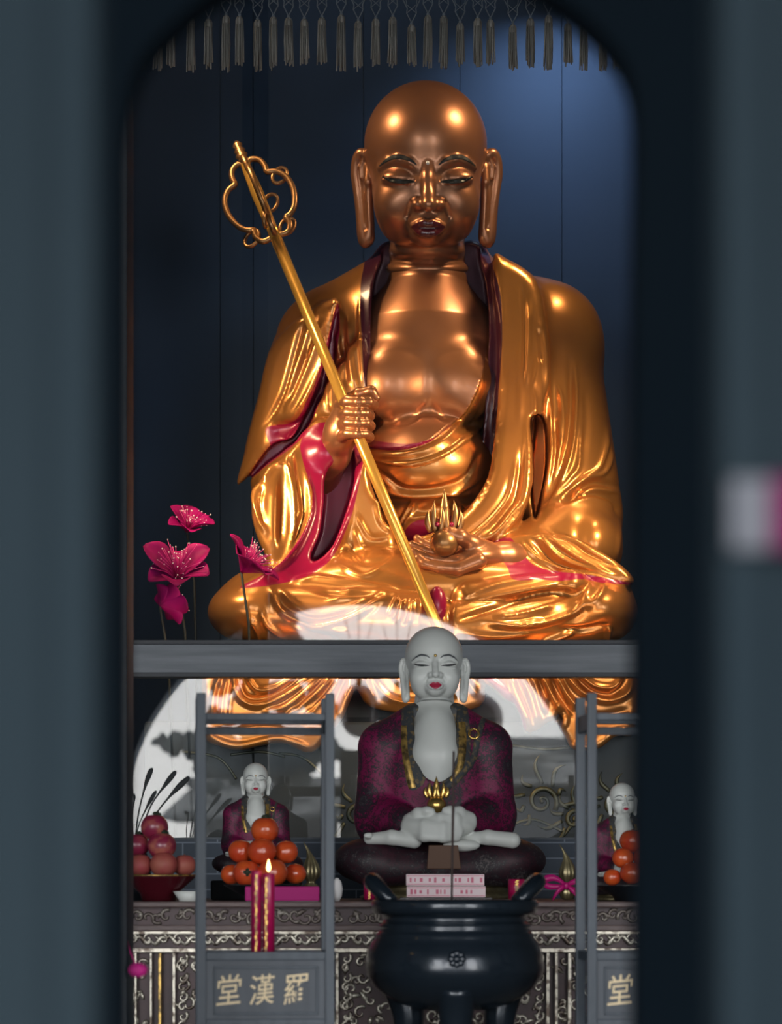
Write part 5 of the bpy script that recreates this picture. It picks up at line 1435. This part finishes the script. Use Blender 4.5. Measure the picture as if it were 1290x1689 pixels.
# ------------------------------------------------------------------ in front of the table: burner, lanterns
zS = ZC - .42
bench = tag(bx('stone_bench', (-1.1, 5.3, 0), (1.1, 6.35, zS), M_STONE, None, .01), 'low stone bench carrying the burner and lanterns', 'bench')
def burner():
    Y = 6.0; k = mm(Y); c = W(750, 0, Y)
    t = thing('incense_burner', 'black iron tripod incense burner with two raised handles', 'incense burner', (c[0], Y, zS))
    pr = [(1668, 10), (1664, 60), (1655, 92), (1642, 115), (1628, 132), (1610, 145), (1594, 148), (1572, 145), (1555, 138), (1545, 130), (1541, 131), (1537, 126), (1530, 124), (1526, 126), (1522, 120), (1514, 117), (1509, 120), (1506, 134), (1500, 137), (1488, 138), (1484, 135), (1485, 122), (1496, 118), (1500, 4)]
    MB().lathe([(r * k, W(0, v, Y)[2]) for v, r in pr], (c[0], Y, 0), 72).build('bowl', M_BURN, t)
    MB().lathe([(110 * k, W(0, 1503, Y)[2]), (118 * k, W(0, 1497, Y)[2]), (.001, W(0, 1496, Y)[2])], (c[0], Y, 0), 40).build('ash_bed', M_ASH, t)
    for a in (-90, 30, 150):
        d = Vector((math.cos(math.radians(a)), math.sin(math.radians(a)), 0))
        pts = []; rr = []
        for q in np.linspace(0, 1, 12):
            v = 1618 + q * (HY + (ZC - zS - .012) / k - 1618)
            pts.append(Vector((c[0], Y, W(0, v, Y)[2])) + d * k * (104 - 14 * math.sin(q * PI) - 6 * q)); rr.append(k * (34 - 16 * q + 6 * max(0, q - .8) * 5))
        MB().tube(pts, rr, 16).build('leg', M_BURN, t)
    for s in (-1, 1):
        pts = []
        for q in np.linspace(0, PI, 16):
            pts.append((c[0] + s * k * (102 + 34 * math.sin(q)), Y - k * 40 * math.cos(q), W(0, 1489 - 35 * math.sin(q), Y)[2]))
        MB().tube(pts, [k * (11 + 4 * math.sin(q)) for q in np.linspace(0, PI, 16)], 12).build('handle', M_BURN, t)
    b = MB(); zc = W(0, 1578, Y)[2]; yy = Y - 147 * k
    for j in range(8):
        a = j * PI / 4; b.ball((c[0] + 9 * k * math.cos(a), yy + .001, zc + 9 * k * math.sin(a)), (6 * k, .004, 6 * k), 8, 6)
    b.ball((c[0], yy, zc), (6 * k, .005, 6 * k), 10, 8); b.build('cast_flower', M_BURN, t)
    s = thing('incense_stick', 'tall thin incense stick standing in the incense burner', 'incense stick', W(746, 1500, Y - .03))
    MB().tube([W(745, 1500, Y - .03), W(747.5, 1330, Y - .03), W(748.5, 1240, Y - .03)], [1.7 * k, 2.2 * k, 2.0 * k], 8).build('stick', M_INC, s)
    tag(MB().ball(W(748.5, 1240, Y - .03), 2.0 * k, 8, 6).build('tip', M_ASH, s), 'grey burnt tip')
burner()
def glyph(ch, u, v, hpx, Y, parent, M, bold=.003):
    c = bpy.data.curves.new('glyph', 'FONT'); c.body = ch; c.align_x = 'CENTER'; c.align_y = 'CENTER'; c.size = 1; c.offset = bold; c.extrude = .012; c.shear = .08
    o = bpy.data.objects.new('glyph', c); COL.objects.link(o)
    bpy.context.view_layer.update()
    me = bpy.data.meshes.new_from_object(o.evaluated_get(bpy.context.evaluated_depsgraph_get()))
    COL.objects.unlink(o); bpy.data.objects.remove(o)
    n = len(me.vertices); co = np.empty(n * 3, np.float32); me.vertices.foreach_get('co', co); co = co.reshape(-1, 3)
    lo, hi = co.min(0), co.max(0); s = hpx * mm(Y) / (hi[1] - lo[1]); p = W(u, v, Y)
    X = (co[:, 0] - (lo[0] + hi[0]) / 2) * s * .82; Z = (co[:, 1] - (lo[1] + hi[1]) / 2) * s; D = -(co[:, 2]) * s
    # a brush-written slant
    V = np.stack([p[0] + X, p[1] + D, p[2] + Z + X * .10], 1).astype(np.float32)
    me.vertices.foreach_set('co', V.ravel()); me.update()
    ob = link('character', me, M_LETTER, parent)
    return ob
def lantern(du, label, skip=()):
    Y = 5.6; k = mm(Y)
    def X(u): return W(u + du, 0, Y)[0]
    def Z(v): return W(0, v, Y)[2]
    t = thing('candle_lantern', label, 'lantern', (X(438), Y + .09, zS), 'wooden candle lanterns')
    D = .17
    for (u0, u1) in ((325, 341), (538, 553)):
        bx('post', (X(u0), Y, zS), (X(u1), Y + .020, Z(1143)), M_WOOD, t, .002)
        bx('post', (X(u0), Y + D - .02, zS), (X(u1), Y + D, Z(1143)), M_WOOD, t, .002)
        bx('top_rail', (X(u0) + .003, Y + .02, Z(1204)), (X(u1) - .003, Y + D - .02, Z(1176)), M_WOOD, t, .002)
        bx('shelf_rail', (X(u0) + .003, Y + .02, Z(1584)), (X(u1) - .003, Y + D - .02, Z(1570)), M_WOOD, t, .002)
    for yy in (Y + .002, Y + D - .016):
        bx('top_rail', (X(341), yy, Z(1188)), (X(538), yy + .014, Z(1176)), M_WOOD, t, .002)
        bx('shelf_rail', (X(341), yy, Z(1584)), (X(538), yy + .014, Z(1570)), M_WOOD, t, .002)
        bx('bottom_rail', (X(341), yy, Z(1696)), (X(538), yy + .014, Z(1681)), M_WOOD, t, .002)
    bx('top_rail', (X(341), Y + D - .017, Z(1206)), (X(538), Y + D - .005, Z(1192)), M_WOOD, t, .002)
    bx('shelf', (X(341) - .004, Y + .016, Z(1584)), (X(538) + .004, Y + D - .016, Z(1575)), M_WOOD, t)
    bx('sign_panel', (X(341), Y + .008, Z(1681)), (X(538), Y + .014, Z(1584)), M_PANEL, t)
    for (a, b_, c_, d) in ((354, 1594, 526, 1598), (354, 1670, 526, 1674), (354, 1594, 357.5, 1674), (522.5, 1594, 526, 1674)):
        bx('panel_bead', (X(a), Y + .003, Z(d)), (X(b_ if 0 else c_), Y + .010, Z(b_)), M_WOOD, t, .001)
    for ch, u in (('堂', 379), ('漢', 434), ('羅', 490)):
        glyph(ch, u + du, 1632, 49, Y + .0075, t, None)
    return t
L1 = lantern(-7, 'open wooden lantern frame at left holding a lit red candle over a gold lettered panel')
L2 = lantern(637, 'open wooden lantern frame at right, cut off by the near door frame')
for l in (L1, L2): l.rotation_euler = (0, 0, .085)
candle(414, 432, 1436, 1572.8, 5.69, 'unlit red candle standing left of the lit one inside the left lantern', stripe=1)
candle(433, 453, 1441, 1573, 5.68, 'lit red candle inside the left lantern', True, stripe=3)
def pompom():
    Y = 4.96; k = mm(Y); c = W(228, 1600, Y)
    t = thing('magenta_pompom', 'blurred magenta pompom hanging beside the dark post at lower left', 'pompom', c)
    b = MB(); b.ball(c, (16 * k, 12 * k, 12 * k), 20, 14, lambda tt, a: 1 + .1 * math.sin(9 * a) * math.sin(7 * tt)); b.build('fluff', M_MAG, t)
    b = MB(); b.tube([c, (c[0] - .012, Y, c[2] + .03), (W(209, 0, Y)[0], Y + .045, c[2] + .05)], .0012, 6); b.build('cord', M_RIB, t)
pompom()

# ------------------------------------------------------------------ light
def spot_lamp(x, y, z, to, en, size, label):
    low = z < ZC + 2
    t = thing('spotlight', label, 'spotlight', (x, y, z), 'spotlights in the cabinet')
    d = (Vector(to) - Vector((x, y, z))).normalized(); M = d.to_track_quat('-Z', 'Y').to_matrix().to_4x4()
    b = MB(); b.lathe([(.03, .10), (.05, .08), (size * .6, 0.012), (size * .6, .004)], (0, 0, 0), 24); b.xf(Matrix.Translation((x, y, z)) @ M); b.build('housing', M_BLACK, t)
    b = MB(); b.tube([Vector((x, y, z)) - d * .09, (x, y, zt) if not low else (math.copysign(.965, x), y - .03, z - .05)], .006, 8); b.build('bracket', M_BLACK, t)
    l = bpy.data.lights.new('spot glow', 'AREA'); l.shape = 'DISK'; l.size = size; l.energy = en; l.color = (1, .70, .38); l.spread = math.radians(100 if low else LSPREAD)
    o = bpy.data.objects.new('lamp', l); COL.objects.link(o); o.parent = t; o.matrix_parent_inverse = parent_inv(t)
    o.location = Vector((x, y, z)) + d * .006; o.rotation_euler = M.to_euler()
LSPREAD = 95
spot_lamp(-.80, 8.55, ZC + 2.95, P(690, 620, -80), E_TOP, .28, 'left warm spotlight under the cabinet roof')
spot_lamp(.84, 8.55, ZC + 2.95, P(730, 620, -80), E_TOP, .28, 'right warm spotlight under the cabinet roof')
spot_lamp(-.86, 8.02, ZC + 1.55, P(640, 900, -200), E_SIDE, .10, 'low warm lamp on the left cabinet post')
spot_lamp(.88, 8.02, ZC + 1.55, P(760, 900, -200), E_SIDE, .10, 'low warm lamp on the right cabinet post')
def strip_light():
    t = thing('light_strip', 'warm light strip behind the cabinet cross rail', 'light', (0, YG + .06, W(0, 1100, YG)[2]))
    z = W(0, 1090, YG)[2]
    bx('housing', (-.8, YG + .045, z - .02), (.8, YG + .075, z), M_BLACK, t)
    for s, rx, e in ((1, 0, E_UP), (-1, 0, E_DN)):
        l = bpy.data.lights.new('strip glow', 'AREA'); l.shape = 'RECTANGLE'; l.size = 1.5; l.size_y = .03; l.energy = e; l.color = (1, .70, .38)
        o = bpy.data.objects.new('lamp', l); COL.objects.link(o); o.parent = t; o.matrix_parent_inverse = parent_inv(t)
        o.location = (0, YG + .08, z - .01 + s * .012)
        o.rotation_euler = Vector((0, .8, .6 * s)).to_track_quat('-Z', 'Y').to_euler()
strip_light()
def back_wash():
    # unseen cool lamp added to imitate pale haze over the back panel's upper right
    t = thing('added_wash_light', 'added cool lamp imitating haze on the navy back panel at upper right', 'light', (.62, 9.55, ZC + 3.3))
    bx('housing', (.42, 9.5, ZC + 3.28), (.82, 9.6, ZC + 3.32), M_BLACK, t)
    l = bpy.data.lights.new('wash glow', 'AREA'); l.shape = 'RECTANGLE'; l.size = .38; l.size_y = .06; l.energy = E_WASH; l.color = (.62, .76, 1)
    o = bpy.data.objects.new('lamp', l); COL.objects.link(o); o.parent = t; o.matrix_parent_inverse = parent_inv(t)
    l.spread = math.radians(95); o.location = (.62, 9.55, ZC + 3.27); o.rotation_euler = Vector((-.10, .40, -1)).to_track_quat('-Z', 'Y').to_euler()
back_wash()
w = bpy.data.worlds.new('sky'); SC.world = w; w.use_nodes = True
nt = w.node_tree; bg = nt.nodes['Background']
tc = nt.nodes.new('ShaderNodeTexCoord'); sp = nt.nodes.new('ShaderNodeSeparateXYZ'); rp = nt.nodes.new('ShaderNodeValToRGB')
rp.color_ramp.elements[0].position = 0; rp.color_ramp.elements[0].color = (1.0, .985, .97, 1); rp.color_ramp.elements[1].position = .6; rp.color_ramp.elements[1].color = (.86, .93, 1, 1)
nt.links.new(tc.outputs['Generated'], sp.inputs[0]); nt.links.new(sp.outputs['Z'], rp.inputs[0]); nt.links.new(rp.outputs[0], bg.inputs['Color'])
bg.inputs['Strength'].default_value = SKY
for x, z, a, b_ in ((gx, gz, gr * 2, gr * 2), (-2.85, 1.75, 2.1, 3.5), (2.85, 1.75, 2.1, 3.5)):  # portals for the round gate and the two added side doorways
    l = bpy.data.lights.new('doorway portal', 'AREA'); l.shape = 'RECTANGLE'; l.size = a; l.size_y = b_; l.cycles.is_portal = True
    o = bpy.data.objects.new('doorway_portal', l); COL.objects.link(o); o.location = (x, -1.31, z); o.rotation_euler = Vector((0, 1, 0)).to_track_quat('-Z', 'Y').to_euler()

# ------------------------------------------------------------------ camera
cam = bpy.data.cameras.new('camera'); co = bpy.data.objects.new('camera', cam); COL.objects.link(co)
co.location = (0, 0, ZC); co.rotation_euler = (PI / 2, 0, 0)
cam.sensor_fit = 'HORIZONTAL'; cam.sensor_width = 36; cam.lens = F / 1290 * 36; cam.shift_y = (HY - 844.5) / 1290
cam.clip_start = .05; cam.clip_end = 200
cam.dof.use_dof = True; cam.dof.focus_distance = 7.9; cam.dof.aperture_fstop = FSTOP
SC.camera = co
SC.view_settings.view_transform = 'Standard'; SC.view_settings.look = 'None'; SC.view_settings.exposure = EXPO; SC.view_settings.gamma = 1
SC.view_settings.use_curve_mapping = False
SC.cycles.max_bounces = 8; SC.cycles.transparent_max_bounces = 12; SC.cycles.caustics_reflective = False; SC.cycles.caustics_refractive = False
SC.cycles.sample_clamp_indirect = 6
SC.cycles.use_denoising = True
